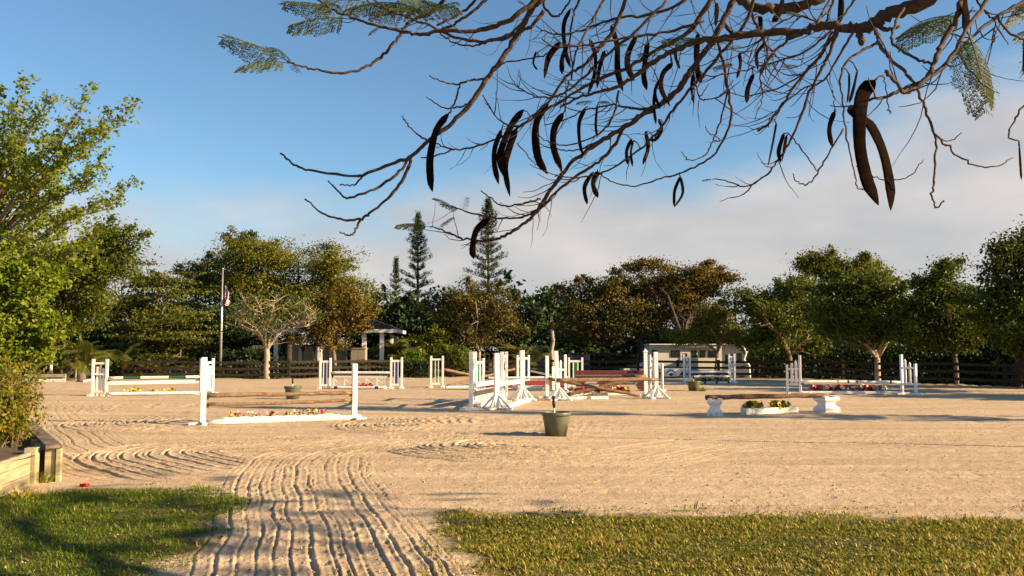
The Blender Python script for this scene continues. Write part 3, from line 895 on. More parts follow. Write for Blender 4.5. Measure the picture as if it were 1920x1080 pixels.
pole(G(993, 724) + up * .72, G(1062, 728) + up * .42, .04, 'thin white pole sloping behind the tall white posts', 'white')

# ---- the tall lattice oxer
w1 = wing(G(883, 768.5), G(890, 761), 1.64, 'tall white lattice wing seen edge-on at the near end of the oxer', 'diamond', w=.11)
w2 = wing(G(941, 756), G(949, 751), 1.60, 'tall white lattice wing with diamond cut-outs behind the braced post', 'diamond', w=.10)
for wq in (w1, w2):
    MB().box((.02, 0, 1.50), (.02, .122, .05)).build('maker_badge', M['blue'], wq)
p2 = schooling_post(931, 767, 662, 'tall white braced post at the near end of the oxer, beside the lattice wing', .13, yaw=.35)
p3 = schooling_post(979, 753, 657, 'tall white braced post at the far end of the oxer', .13, yaw=.35)
A1 = G(889, 763); A2 = G(941, 753)
B1 = G(933, 766); B2 = G(979, 753)
pole(A1 + up * .64, A2 + up * .66, .075, 'thick white pole from the edge-on lattice wing', 'white')
pole(B1 + up * .69, B2 + up * .66, .075, 'thick worn white pole between the two braced posts', 'white_worn')
pn = thing('hanging_filler', 'hanging panel of grey plank and flaking red brick pattern under the oxer pole', 'jump panel', A1 + (A2 - A1).normalized() * .1, math.atan2((A2 - A1).y, (A2 - A1).x))
LA = (A2 - A1).length - .2
MB().box((LA / 2, 0, .44), (LA, .045, .14)).build('grey_plank', M['grey'], pn)
MB().box((LA / 2, .02, .24), (LA, .02, .24)).build('backing', M['white_worn'], pn)
for r_ in range(3):
    nb = 9
    for i in range(nb):
        MB().box((LA * (i + .5) / nb, .0, .155 + .083 * r_), (LA / nb - .03, .03, .065)).build('brick', M['redwhite'], pn)
for x in (.1, LA - .1):
    MB().box((x, .06, .25), (.05, .04, .5)).build('hanger', M['white_worn'], pn)
    MB().box((x, .06, .02), (.07, .3, .04)).build('foot', M['white_worn'], pn)
beam(A1 + up * .07 + Vector((.16, -.1, 0)), A2 + up * .07 + Vector((.10, -.3, 0)), .14, .14, 'white square ground rail under the flaking brick panel')
beam(B1 + up * .06 + Vector((.22, -.1, 0)), B2 + up * .06 + Vector((.25, .0, 0)), .14, .12, 'white square ground rail between the braced posts')

# ---- log oxer with crossed rails and red flowers
q1 = schooling_post(1026, 746, 667, 'square white post behind the leaning braced post of the log jump', .12, yaw=.1, braces=False)
q2 = schooling_post(1047, 752, 658, 'white braced post leaning slightly over the near pot', .12, tilt=-.05, yaw=.2)
q3 = schooling_post(1211, 743, 660, 'white post with a pointed cap holding the crossed logs', .12, pointed=True, yaw=.1, braces=False)
q4 = schooling_post(1230, 748, 660, 'white braced post at the pointed-cap end of the log jump', .12, yaw=.25)
C1 = G(1044, 752); C2 = G(1230, 748)
E1 = G(1027, 746); E2 = G(1211, 743)
pole(C1 + up * .69 + Vector((0, -.1, 0)), C2 + up * .68 + Vector((.04, -.1, 0)), .065, 'level weathered log across the front of the log jump', LOG, rough=True, seed=6)
pole(E1 + up * .68 + Vector((.03, -.1, 0)), G(1200, 746) + up * .07, .06, 'weathered log sloping down toward the pointed-cap post', LOG, rough=True, seed=7)
pole(E2 + up * .74 + Vector((0, -.12, 0)), G(1062, 744.5) + up * .08, .065, 'weathered log sloping up to the pointed-cap post', LOG, rough=True, seed=8)
flowerbox(G(1066, 742), G(1184, 741.3), .09, 'low white box of red and yellow flowers under the crossed logs', ['pet_red', 'pet_red', 'pet_purple', 'pet_yellow', 'pet_yellow', 'pet_white', 'pet_scarlet'], 95, 12, spread=.20, size=.07)
beam(G(1066, 749.5) + up * .05, G(1100, 749) + up * .05, .1, .1, 'short white ground rail next to the leaning post')
beam(G(1107, 749.3) + up * .05, G(1140, 749) + up * .05, .1, .1, 'short white ground rail in the middle of the red flowers')

# ---- brick wall with two arches
WA = G(1080, 733); WB = G(1214, 732.5)
wl = thing('brick_wall_jump', 'dark red jump wall with grey mortar lines and two arched openings', 'jump wall', WA, math.atan2(WB.y - WA.y, WB.x - WA.x))
LW = (WB - WA).length; HW = 0.72
arches = [(LW * .215, .38), (LW * .70, .50)]
AH = .45
def in_arch(x, z, m=0.0):
    for cx_, rx_ in arches:
        if z < AH + m and abs(x - cx_) < (rx_ + m) * (1 if z <= 0 else math.sqrt(max(0, 1 - (z / (AH + m)) ** 2))): return True
    return False
core = MB()
nx = 90
zs = []
for i in range(nx):
    x0, x1 = LW * i / nx, LW * (i + 1) / nx; xm = (x0 + x1) / 2
    zb = 0.0
    for cx_, rx_ in arches:
        if abs(xm - cx_) < rx_: zb = AH * math.sqrt(1 - ((xm - cx_) / rx_) ** 2)
    core.box(((x0 + x1) / 2, .03, (zb + HW) / 2), (x1 - x0, .05, HW - zb))
core.build('mortar_body', M['mortar'], wl)
bh = .092; bw = .25
bm_ = MB().box((0, 0, 0), (bw - .035, .03, bh - .03))
bme = None
for r_ in range(int(HW / bh)):
    x = -bw / 2 if r_ % 2 else 0
    while x < LW:
        xa, xb = max(x, 0) + .012, min(x + bw, LW) - .012
        z = r_ * bh + bh / 2
        if xb - xa > .05 and not (in_arch((xa + xb) / 2, z - .02, .02) or in_arch(xa + .05, z - .02) or in_arch(xb - .05, z - .02)):
            if xb - xa > bw - .04:
                if bme is None:
                    o_ = bm_.build('brick', M['brick'], wl); bme = o_.data
                else:
                    o_ = link('brick', bme, wl)
                o_.location = ((xa + xb) / 2, -.003, z)
            else:
                MB().box(((xa + xb) / 2, -.003, z), (xb - xa, .03, bh - .03)).build('brick', M['brick'], wl)
        x += bw
MB().box((LW / 2, .03, HW + .065), (LW + .06, .16, .12)).build('coping', M['brick'], wl)
for x in (.06, LW * .43, LW - .06):
    MB().box((x, .2, .04), (.07, .4, .08)).build('foot', M['barkdark'], wl)
wl_l = wing(G(1060, 733), G(1037, 733.5), 1.50, 'white stepped picket standard between the leaning post and the brick wall', 'stairs', hb=1.02)
wl_r = wing(G(1219, 733), G(1242, 733.5), 1.50, 'white stepped picket standard beside the pointed-cap post and brick wall', 'stairs', hb=1.13)

# ---- far vertical with arched lattice wings
l9 = wing(G(1294, 719), G(1283, 719), 1.50, 'white lattice wing with curved cut-outs behind the planted pot', 'diamond')
r9 = wing(G(1368, 718.5), G(1378, 718.5), 1.50, 'white lattice wing with curved cut-outs in front of the white motorhome', 'diamond')
a = G(1294, 719); b = G(1368, 718.5); d = (b - a).normalized(); perp = Vector((d.y, -d.x, 0))
pole(a + d * .06 + up * .58, b - d * .06 + up * .58, .06, 'upper white pole between the curved lattice wings', 'white')
pole(a + d * .06 + up * .34, b - d * .06 + up * .34, .06, 'lower white pole between the curved lattice wings', 'white')
flowerbox(a + d * .15 + perp * .3, b - d * .1 + perp * .3, .12, 'white box of yellow and purple flowers between the curved lattice wings', ['pet_yellow', 'pet_yellow', 'pet_purple', 'pet_green'], 90, 14, spread=.16, size=.08)
pole(a + d * .05 + perp * .62 + up * .055, b + perp * .62 + up * .055, .055, 'white ground pole with blue bands before the yellow flowers', [M['white'], M['blue']], [(.2, .26, 1), (.5, .56, 1), (.8, .86, 1)])

# ---- vertical with stepped pickets and red-white flowers
l10 = wing(G(1501, 739.5), G(1477, 739), 1.50, 'white stepped picket standard beside the block-held log, holding the worn white pole', 'stairs', hb=1.14)
r10 = wing(G(1692, 740), G(1718, 741.5), 1.50, 'white stepped picket standard beside the pale forked tree trunk', 'stairs', hb=1.16)
a = G(1501, 739.5); b = G(1692, 740); d = (b - a).normalized(); perp = Vector((d.y, -d.x, 0))
pole(a + d * .06 + up * .48, b - d * .06 + up * .47, .055, 'white jump pole with black scuffs between stepped picket standards', [M['white'], M['black']], [(.36, .37, 1), (.46, .48, 1), (.55, .565, 1), (.89, .91, 1)])
beam(a + d * .05 + up * .07, b - d * .05 + up * .07, .1, .1, 'white ground rail between the stepped picket standards')
flowerbox(a + d * .5 - perp * .3, a + d * 1.85 - perp * .3, .14, 'white box of red and white flowers, nearer the block-held log', ['pet_red', 'pet_red', 'pet_white', 'pet_white', 'pet_scarlet', 'pet_green'], 60, 15, spread=.18, size=.085)
flowerbox(a + d * 1.95 - perp * .3, a + d * 3.3 - perp * .3, .14, 'white box of red and white flowers, nearer the pale forked trunk', ['pet_red', 'pet_red', 'pet_white', 'pet_white', 'pet_scarlet', 'pet_green'], 60, 16, spread=.18, size=.085)
for s_ in (l10, r10): cup(s_, .46, -1)

# ---- log on two moulded blocks
def jump_block(px, py, wpx, label, rz):
    p = G(px, py); p.z = gz(p.x, p.y) - .005
    w_ = wpx * p.y / FPX; h_ = .41
    t = tag(None or bpy.data.objects.new('jump_block', None), label, 'jump block', 'moulded jump blocks')
    COL.objects.link(t); t.location = p; t.rotation_euler = (0, 0, rz)
    prof = [(.50, 0), (.50, .10), (.47, .13), (.36, .19), (.33, .22), (.33, .26), (.38, .29), (.50, .33), (.50, .41)]
    V = []
    for q, z in prof:
        k = w_ * q
        V += [(-k, -k, z), (k, -k, z), (k, k, z), (-k, k, z)]
    F = []
    for j in range(len(prof) - 1):
        for i in range(4):
            n_ = (i + 1) % 4
            F.append((j * 4 + i, j * 4 + n_, j * 4 + 4 + n_, j * 4 + 4 + i))
    e = (len(prof) - 1) * 4
    F += [(3, 2, 1, 0), (e, e + 1, e + 2, e + 3)]
    m = MB().add(V, F); m.build('body', M['white'], t, bevel=.012)
    for s_ in (-1, 1):
        MB().box((s_ * w_ * .33, 0, .425), (w_ * .26, w_ * .86, .035)).build('pole_cradle', M['white'], t)
    return t
jump_block(1341, 779, 28, 'white moulded block under the dark-ended tip of the low log', -.25)
jump_block(1550, 773, 34, 'white moulded block under the low log beside the stepped picket standard', .35)
a = G(1341, 779) + Vector((-.22, -.0, .46)); b = G(1550, 773) + Vector((.05, 0, .46))
pole(a, b, .062, 'low weathered brown log resting on two white moulded blocks', [M['logbrown'], M['logdark']], rough=True, seed=9, sag=.0)
flowerbox(G(1394, 776), G(1491, 773.5), .17, 'white plank box with clumps of yellow flowers under the low log', ['pet_yellow', 'pet_yellow', 'pet_green'], 60, 17, cluster=[.1, .14, .18, .28, .62, .66, .78], spread=.13, size=.085, wdt=.26, mat='white_worn')

# ================================================================== pots
def pot(px, py, wpx, hpx, label, fork=True, plants=False, lean=0.0):
    p = G(px, py); p.z = gz(p.x, p.y) - .02
    s = p.y / FPX
    R = wpx * s / 2; Hh = hpx * s
    t = thing('plastic_pot', label, 'pot', p)
    MB().lathe([(0, 0.02), (R * .68, 0.0), (R * .93, Hh * .84), (R * .93, Hh * .86), (R * 1.0, Hh * .86), (R * 1.0, Hh), (R * .965, Hh * 1.005), (R * .93, Hh * .98), (R * .88, Hh * .75), (R * .78, Hh * .35)], 32).build('body', M['pot'], t)
    mb = MB(); mb.lathe([(0, Hh * .36), (R * .775, Hh * .34)], 24); mb.build('soil', M['soil'], t)
    if fork:
        f = thing('manure_fork', 'upright handle with black grip standing in the ' + fork, 'tool', p + Vector((-.01, 0, Hh * .355)))
        L = Hh * 1.15
        MB().tube([(0, 0, 0), (lean * L, -.02, L * .78)], .0125, 8).build('shaft', M['white_worn'], f)
        MB().tube([(lean * L, -.02, L * .70), (lean * L * 1.05, -.02, L * .82), (lean * L * 1.3, -.02, L * 1.12)], [.018, .034, .03], 10).build('grip', M['black'], f)
    return t, R, Hh
pot(1043, 817, 55, 46, 'big olive plastic pot standing alone on the raked sand near the harrow tracks', 'pot on the raked sand', lean=-.06)
pot(549, 749, 33, 25, 'olive plastic pot behind the two rough log rails', 'pot behind the log rails')
tp, R3, H3 = pot(1301, 732, 26, 19, 'olive plastic pot with weeds growing in it before the curved lattice wing', 'weedy pot')

# ================================================================== timber planter
def planter():
    c = Vector((-5.98, 10.75, 0))
    back = Vector((-8.3, 14.3, 0)); front = Vector((-5.52, 8.4, 0))
    t = thing('timber_planter', 'low weathered timber planter wall with grey cap rail beside the lawn', 'planter', c)
    db = (back - c); Lb = db.length; db.normalize(); nb = Vector((-db.y, db.x, 0))
    if nb.x > 0: nb = -nb
    df = (front - c); Lf = df.length; df.normalize()
    # front run: three stacked planks
    for k in range(3):
        a_ = df * .11 + Vector((0, 0, .065 + .136 * k)); b_ = df * Lf + Vector((0, 0, .065 + .136 * k))
        MB().bar(a_, b_, .05, .13).build('plank', M['wood'], t, bevel=.006)
    MB().box((.0, .0, .22), (.14, .14, .46), rz=math.atan2(df.y, df.x)).build('corner_post', M['wood'], t, bevel=.008)
    o2 = Vector((.17, .12, 0))
    MB().box(o2 + Vector((0, 0, .23)), (.12, .05, .44), rz=.2).build('upright_board', M['wood'], t, bevel=.006)
    MB().box(o2 + Vector((.11, .0, .17)), (.06, .07, .52), rz=.2).build('end_post', M['wood'], t, bevel=.006)
    # back run: boards, inner posts and the cap rail
    for k in range(3):
        a_ = o2 + db * .12 + Vector((0, 0, .07 + .136 * k)); b_ = o2 + db * Lb + Vector((0, 0, .07 + .136 * k))
        MB().bar(a_, b_, .045, .13).build('plank', M['wood'], t, bevel=.006)
    for k in range(5):
        q = o2 + db * (.55 + .72 * k) + nb * .085
        MB().box(q + Vector((0, 0, .22)), (.10, .10, .44), rz=math.atan2(db.y, db.x)).build('inner_post', M['wood'], t, bevel=.006)
    a_ = o2 - db * .10 + Vector((0.03, 0, .455)); b_ = o2 + db * Lb + Vector((0, 0, .455))
    MB().bar(a_, b_, .19, .045).build('cap_rail', M['woodcap'], t, bevel=.008)
    # earth inside
    m = MB(); P = [c + df * .0 + Vector((-.06, 0, 0)), c + df * Lf + Vector((-.05, 0, 0)), Vector((-9.5, 8.4, 0)), Vector((-10.5, 14.5, 0)), c + db * Lb + o2 + nb * .03, c + db * .2 + o2 + nb * .03]
    n = 14; V = []; F = []
    q0, q1, q2, q3 = P[5], P[1], P[2], P[4]
    for i in range(n + 1):
        for j in range(n + 1):
            u, v = i / n, j / n
            p_ = (q0 * (1 - u) + q1 * u) * (1 - v) + (q3 * (1 - u) + q2 * u) * v
            V.append((p_.x, p_.y, .30 + .09 * vnoise(p_.x * 2, p_.y * 2, 3) + .12 * v))
    for i in range(n):
        for j in range(n):
            F.append((i * (n + 1) + j, i * (n + 1) + j + 1, (i + 1) * (n + 1) + j + 1, (i + 1) * (n + 1) + j))
    m.add(V, F, 0, True)
    tag(m.build('planting_bed', M['soil']), kind='structure')
planter()

# a fallen scarlet blossom
rr = random.Random(4)
m = MB()
for k in range(4): petal_cluster(m, (rr.uniform(-.04, .04), rr.uniform(-.03, .03), .008), .028, 0, rr)
fb = m.build('fallen_blossom', M['pet_scarlet']); p = G(157, 914); fb.location = (p.x, p.y, gz(p.x, p.y) + .01)
tag(fb, 'fallen scarlet blossom on the sand by the planter end post', 'flower')

# ================================================================== things along the far side
ZB = -0.62
# rails and loose timber by the left palms
def log_rail():
    a = G(48, 716); b = G(116, 716)
    t = thing('low_barrier', 'low pale green two-board barrier at the sand edge by the leafy tree', 'barrier', a, math.atan2((b - a).y, (b - a).x))
    L = (b - a).length + .2
    MB().box((L / 2, 0, .33), (L, .06, .17)).build('board', M['wood'], t)
    MB().box((L / 2, 0, .08), (L, .06, .16)).build('board', M['white_worn'], t)
    for x in (.1, L / 2, L - .1):
        MB().box((x, .09, .2), (.1, .1, .44)).build('stake', M['wood'], t)
log_rail()
p = G(95, 709)
wp = thing('marker_post', 'slim white post standing behind the low barrier', 'post', p)
MB().tube([(0, 0, -.1), (0, 0, 1.18)], .085, 12).build('shaft', M['white'], wp)
MB().lathe([(.1, 1.16), (.1, 1.22), (0, 1.24)], 12).build('cap', M['white'], wp)
p = G(152, 716)
st = MB(); st.tube([(0, 0, -.05), (.03, 0, .2), (-.02, 0, .42)], [.26, .2, .18], 9); so = st.build('tree_stump', M['bark']); so.location = p
tag(so, 'short brown tree stump beside the palm clump', 'stump')
pole(G(158, 717) + up * .06, G(176, 713.5) + up * .06, .06, 'white pole lying on the ground beside the stump', 'white')
pole(G(150, 709) + up * .30, G(176, 711) + up * .22, .05, 'white pole propped on the stump beside the palms', 'white')

# flagpole and flag
fp = at(414, 660, 53.5); fp.z = ZB + .3
fpole = thing('flagpole', 'silver flagpole with a gold ball in front of the dark trees', 'flagpole', fp)
ftop = hz(506, 53.5) - fp.z
MB().tube([(0, 0, 0), (0, 0, ftop * .5), (0, 0, ftop)], [.085, .07, .04], 12).build('shaft', M['steel'], fpole)
MB().lathe([(0, -.075), (.05, -.055), (.075, 0), (.05, .055), (0, .075)], 12, (0, 0, ftop + .06)).build('ball', paint('gold_ball', (0.5, 0.35, 0.1), None, 0.3, 4, 0, metal=.7), fpole)
def flag():
    """limp flag: the fly edge has dropped, cloth gathered in folds"""
    nu, nv = 38, 13 * 2
    V = []; F = []; fm = []
    Hf, Lf = 0.95, 1.9
    for j in range(nv + 1):
        v = j / nv
        for i in range(nu + 1):
            u = i / nu
            drop = Lf * u * (0.62 - .30 * (1 - v))
            out_ = 0.06 + 0.42 * (1 - math.exp(-2.2 * u)) * (.55 + .45 * v) * (1 - .35 * u)
            fold = .09 * math.sin(u * 19 + v * 3) * (.3 + u)
            V.append((out_ + .05 * math.sin(u * 13 + 2 * v), fold, -(1 - v) * Hf * (1 - .25 * u) - drop))
    for j in range(nv):
        for i in range(nu):
            F.append((j * (nu + 1) + i, j * (nu + 1) + i + 1, (j + 1) * (nu + 1) + i + 1, (j + 1) * (nu + 1) + i))
            u, v = (i + .5) / nu, (j + .5) / nv
            stripe = int(v * 13)
            if u < .30 and v > 6 / 13:
                fm.append(1 if (i % 3 == 1 and j % 3 == 1) else 2)
            else:
                fm.append(0 if stripe % 2 == 0 else 1)
    o = link('flag', mkmesh('flag', V, F, [M['fred'], M['fwhite'], M['fblue']], fm, True))
    o.location = fp + Vector((.03, -.02, ftop - .75)); o.scale = (1.25, 1.25, 1.15)
    tag(o, 'limp flag with red and white stripes and starred blue canton', 'flag')
flag()

# low house with porch
def house():
    D = 63.0
    xl = at(300, 650, D).x; xr = at(476, 650, D).x
    t = thing('house', 'low dark-roofed house with shaded porch behind the flagpole', 'house', (xl, D, ZB))
    L = xr - xl; ze = hz(641, D) - ZB
    MB().box((L / 2, 3.2, ze / 2), (L - 1.0, 4, ze)).build('wall', M['wallshade'], t)
    rf = MB(); 
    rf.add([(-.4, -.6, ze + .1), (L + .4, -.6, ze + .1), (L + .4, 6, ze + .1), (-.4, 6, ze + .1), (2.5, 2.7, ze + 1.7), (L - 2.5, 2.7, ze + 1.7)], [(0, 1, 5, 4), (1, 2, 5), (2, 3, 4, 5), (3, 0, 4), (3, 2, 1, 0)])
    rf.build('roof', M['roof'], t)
    MB().box((L / 2, -.63, ze + .05), (L + .8, .05, .16)).build('fascia', M['siding'], t)
    for i in range(5):
        MB().box((.2 + (L - .4) * i / 4, -.4, ze / 2), (.14, .14, ze)).build('porch_post', M['siding'], t)
    for x in (L * .28, L * .62):
        w_ = MB().box((x, 1.19, 1.55), (1.3, .06, 1.1)).build('window_frame', M['white'], t)
        for s_ in (-1, 1):
            MB().box((x + s_ * .31, 1.15, 1.55), (.56, .04, .98)).build('pane', M['glass'], w_)
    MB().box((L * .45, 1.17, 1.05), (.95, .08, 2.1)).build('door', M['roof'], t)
    for z in (.35, .9):
        MB().box((L * .3, -.4, z), (L * .5, .05, .07)).build('porch_rail', M['white_worn'], t)
house()

def pavilion():
    D = 57.0
    xl = at(487, 650, D).x; xr = at(742, 650, D).x
    t = thing('pavilion', 'open pavilion with white posts and eaves under a brown shingle roof', 'pavilion', (xl, D, ZB))
    L = xr - xl; ze = hz(622, D) - ZB
    rf = MB().add([(0, -.3, ze + .16), (L, -.3, ze + .16), (L, 5, ze + .16), (0, 5, ze + .16), (2.0, 2.3, ze + .95), (L - 1.9, 2.3, ze + .95)], [(0, 1, 5, 4), (1, 2, 5), (2, 3, 4, 5), (3, 0, 4), (3, 2, 1, 0)])
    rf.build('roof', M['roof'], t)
    MB().box((L / 2, -.33, ze + .05), (L + .1, .06, .22)).build('fascia', M['white'], t)
    MB().box((L + .03, 2.3, ze + .05), (.06, 5.2, .22)).build('fascia', M['white'], t)
    for px in (518, 600, 683, 716):
        x = at(px, 650, D).x - xl
        MB().box((x, 0, ze / 2), (.26, .26, ze)).build('post', M['white'], t)
    for x in (at(518, 650, D).x - xl, at(716, 650, D).x - xl):
        MB().box((x, 4.6, ze / 2 - .05), (.2, .2, ze - .1)).build('post', M['white'], t)
    # clapboard room under the roof
    x0 = at(548, 650, D + 2).x - xl; x1 = at(640, 650, D + 2).x - xl
    for k in range(15):
        MB().box(((x0 + x1) / 2, 2.0 + .0, .1 + .175 * k), (x1 - x0, .05, .168), M=Matrix.Rotation(.1, 3, 'X')).build('clapboard', M['siding'], t)
    MB().box(((x0 + x1) / 2, 3.2, 1.35), (x1 - x0 - .04, 2.2, 2.7)).build('room_wall', M['siding'], t)
    for f in (.18, .47, .8):
        MB().box((x0 + (x1 - x0) * f, 1.95, 1.5), (.28, .06, 2.4)).build('trim_board', M['white'], t)
pavilion()

def heater(px, label):
    D = 55.0
    p = at(px, 650, D); p.z = ZB
    t = thing('patio_heater', label, 'patio heater', p, 0, 'patio heaters')
    z = hz(648, D) - ZB
    MB().lathe([(0, 0), (.24, 0), (.24, .5), (.05, .56)], 14).build('base', M['black'], t)
    MB().tube([(0, 0, .5), (0, 0, z - .35)], .045, 8).build('pole', M['black'], t)
    MB().lathe([(.08, z - .4), (.13, z - .1), (.1, z - .06)], 12).build('burner', M['black'], t)
    MB().lathe([(.45, z - .05), (.42, z), (.12, z + .09), (0, z + .10)], 18).build('reflector', M['black'], t)
heater(568, 'black patio heater before the clapboard wall, nearer the pale tree trunk')
heater(590, 'black patio heater before the clapboard wall, nearer the tan cabinet')
p = at(673, 660, 55.5); p.z = ZB
cb = thing('tan_cabinet', 'tan outdoor cabinet under the pavilion roof', 'cabinet', p)
zc = hz(654, 55.5) - ZB
MB().box((0, 0, zc / 2), (.95, .7, zc)).build('body', M['tan'], cb)
MB().box((0, 0, zc + .03), (1.05, .8, .06)).build('lid', M['tan'], cb)
for s_ in (-1, 1):
    MB().box((s_ * .235, -.365, zc / 2), (.43, .03, zc - .2)).build('door', M['tan'], cb)

# ---- vehicles
def wheel(t, x, y, r, w=.24):
    o = MB()
    n = 18
    V = []
    prof = [(r * .55, -w / 2), (r * .92, -w / 2), (r, -w / 2 + .05), (r, w / 2 - .05), (r * .92, w / 2), (r * .55, w / 2)]
    for q, yy in prof:
        for i in range(n):
            a_ = 2 * math.pi * i / n
            V.append((x + q * math.cos(a_), y + yy, r + q * math.sin(a_)))
    F = []
    for j in range(len(prof) - 1):
        for i in range(n):
            k = (i + 1) % n
            F.append((j * n + i, j * n + k, (j + 1) * n + k, (j + 1) * n + i))
    o.add(V, F, 0, True)
    wob = o.build('tyre', M['rubber'], t)
    o2 = MB(); V = [(x, y - w / 2 + .03, r)] + [(x + r * .58 * math.cos(2 * math.pi * i / n), y - w / 2 + .05, r + r * .58 * math.sin(2 * math.pi * i / n)) for i in range(n)]
    o2.add(V, [(0, 1 + (i + 1) % n, 1 + i) for i in range(n)])
    o2.build('rim', M['steel'], t)

def pickup():
    D = 61.0
    p = at(1168, 690, D); p.z = ZB
    t = thing('pickup_truck', 'white crew-cab pickup truck parked behind the fence', 'truck', p)
    s = 1.0
    body = [(0, .55), (0.02, 1.02), (.15, 1.12), (1.25, 1.2), (5.6, 1.2), (5.6, .5), (4.9, .45), (.4, .45)]
    MB().prism(body, -.0, 1.85).build('body', M['vwhite'], t, bevel=.05)
    cabp = [(1.15, 1.19), (1.75, 1.83), (1.95, 1.9), (3.6, 1.9), (3.8, 1.82), (3.9, 1.19)]
    MB().prism(cabp, .08, 1.77).build('cab', M['vwhite'], t, bevel=.05)
    MB().prism([(1.38, 1.24), (1.80, 1.74), (2.18, 1.78), (2.18, 1.24)], .055, .075).build('side_window', M['glass'], t)
    MB().prism([(2.28, 1.24), (2.28, 1.78), (2.95, 1.78), (2.95, 1.24)], .055, .075).build('side_window', M['glass'], t)
    MB().prism([(3.05, 1.24), (3.05, 1.78), (3.55, 1.76), (3.68, 1.24)], .055, .075).build('side_window', M['glass'], t)
    MB().bar((1.2, .15, 1.2), (1.2, .1, 1.21), .02, .02).build('wiper', M['black'], t)
    MB().box((1.45, -.12, 1.25), (.16, .2, .2)).build('wing_mirror', M['black'], t)
    for y in (.25, 1.6):
        MB().box((-.01, y, .88), (.05, .35, .2)).build('headlight', M['steel'], t)
    MB().box((-.05, .92, .6), (.12, 1.8, .22)).build('bumper', M['steel'], t)
    for x in (2.6, 3.35):
        MB().box((x, -.012, 1.08), (.16, .03, .04)).build('door_handle', M['black'], t)
    for x in (1.0, 4.6):
        wheel(t, x, .1, .40)
pickup()

def horse_trailer():
    D = 57.0
    p = at(1218, 690, D); p.z = ZB
    xr = at(1357, 650, D).x - p.x
    t = thing('horse_trailer', 'long cream living-quarters trailer with dark windows behind the fence', 'trailer', p)
    zt = hz(647, D) - ZB; zb = .55
    prof = [(.08, zb), (0, zb + .4), (0, zt - .12), (.12, zt), (xr, zt), (xr, zb)]
    MB().prism(prof, 0, 2.4).build('body', M['cream'], t, bevel=.05)
    MB().box((xr / 2, .9, zt + .045), (xr + .1, 2.5, .07)).build('roof_cap', M['vwhite'], t)
    MB().tube([(.2, -.09, zt - .1), (xr - .3, -.09, zt - .1)], .065, 10).build('awning_roll', M['vwhite'], t)
    def px2x(q): return at(q, 650, D).x - p.x
    for a_, b_, y0, y1 in ((1223, 1231, 657, 668), (1259, 1273, 658, 669), (1297, 1305, 658, 669), (1313, 1322, 658, 669), (1329, 1342, 658, 669)):
        x0, x1 = px2x(a_), px2x(b_); z0, z1 = hz(y1, D) - ZB, hz(y0, D) - ZB
        f = MB().box(((x0 + x1) / 2, -.012, (z0 + z1) / 2), (x1 - x0 + .08, .03, z1 - z0 + .08)).build('window_frame', M['black'], t)
        MB().box(((x0 + x1) / 2, -.035, (z0 + z1) / 2), (x1 - x0, .02, z1 - z0)).build('pane', M['glass'], f)
    x0, x1 = px2x(1279), px2x(1290)
    MB().box(((x0 + x1) / 2, -.02, (zb + .15 + zt - .3) / 2), (x1 - x0 + .25, .04, zt - zb - .5)).build('door', M['cream'], t)
    MB().box(((x0 + x1) / 2, -.05, zt - .75), (.26, .02, .4)).build('door_window', M['glass'], t)
    MB().box((xr / 2, -.01, 1.0), (xr - .1, .02, .05)).build('trim_strip', M['grey'], t)
    for x in (xr * .55, xr * .55 + .85):
        wheel(t, x, .1, .36)
horse_trailer()

def motorhome():
    D = 54.5
    p = at(1354, 700, D); p.z = ZB
    t = thing('motorhome', 'white motorhome nose in bright sun under the green trees', 'motorhome', p, rad(-18))
    zt = hz(646, D) - ZB; L = 1.55
    prof = [(0, .5), (0, zt), (L * .82, zt), (L * 1.0, zt - .5), (L * .9, zt - .95), (L * 1.1, zt - 1.3), (L * 1.12, .55), (L * 1.0, .5)]
    MB().prism(prof, 0, 2.2).build('body', M['vwhite'], t, bevel=.04)
    for x0, x1, z0, z1 in ((.22, .42, 1.45, 2.0), (.52, .78, 1.5, 2.05), (.95, 1.2, 1.55, 2.1)):
        f = MB().box(((x0 + x1) / 2, -.012, (z0 + z1) / 2), (x1 - x0 + .05, .03, z1 - z0 + .05)).build('window_frame', M['black'], t)
        MB().box(((x0 + x1) / 2, -.035, (z0 + z1) / 2), (x1 - x0, .02, z1 - z0)).build('pane', M['glass'], f)
    for x0, x1, z in ((.75, 1.05, 1.22), (1.12, 1.5, 1.28), (.5, .7, 1.12)):
        MB().bar((x0, -.012, z), (x1, -.012, z + .06), .02, .06).build('stripe', M['black'], t)
    MB().box((L * .5, -.012, .75), (L * .9, .03, .14)).build('skirt', M['grey'], t)
    for k in range(4):
        MB().box((.45 + .22 * k, -.02, .62), (.08, .03, .06)).build('marker_lamp', M['fred'], t)
    wheel(t, L * .78, .1, .36)
motorhome()

def blue_car():
    D = 60.0
    p = at(1009, 690, D); p.z = ZB
    t = thing('parked_car', 'dark blue van parked in shade behind the tall white posts', 'van', p)
    MB().prism([(0, .35), (0, 1.2), (.35, 1.85), (.5, 1.98), (3.6, 1.98), (3.75, .35)], 0, 1.8).build('body', M['navy'], t, bevel=.06)
    MB().prism([(.2, 1.25), (.46, 1.8), (1.2, 1.82), (1.2, 1.25)], -.02, .0 - .004).build('side_window', M['glass'], t)
    MB().prism([(1.35, 1.25), (1.35, 1.82), (3.3, 1.82), (3.4, 1.25)], -.02, -.004).build('side_window', M['glass'], t)
    MB().box((-.01, .3, .95), (.04, .3, .18)).build('headlight', M['steel'], t)
    for x in (.75, 3.0): wheel(t, x, .1, .34)
blue_car()

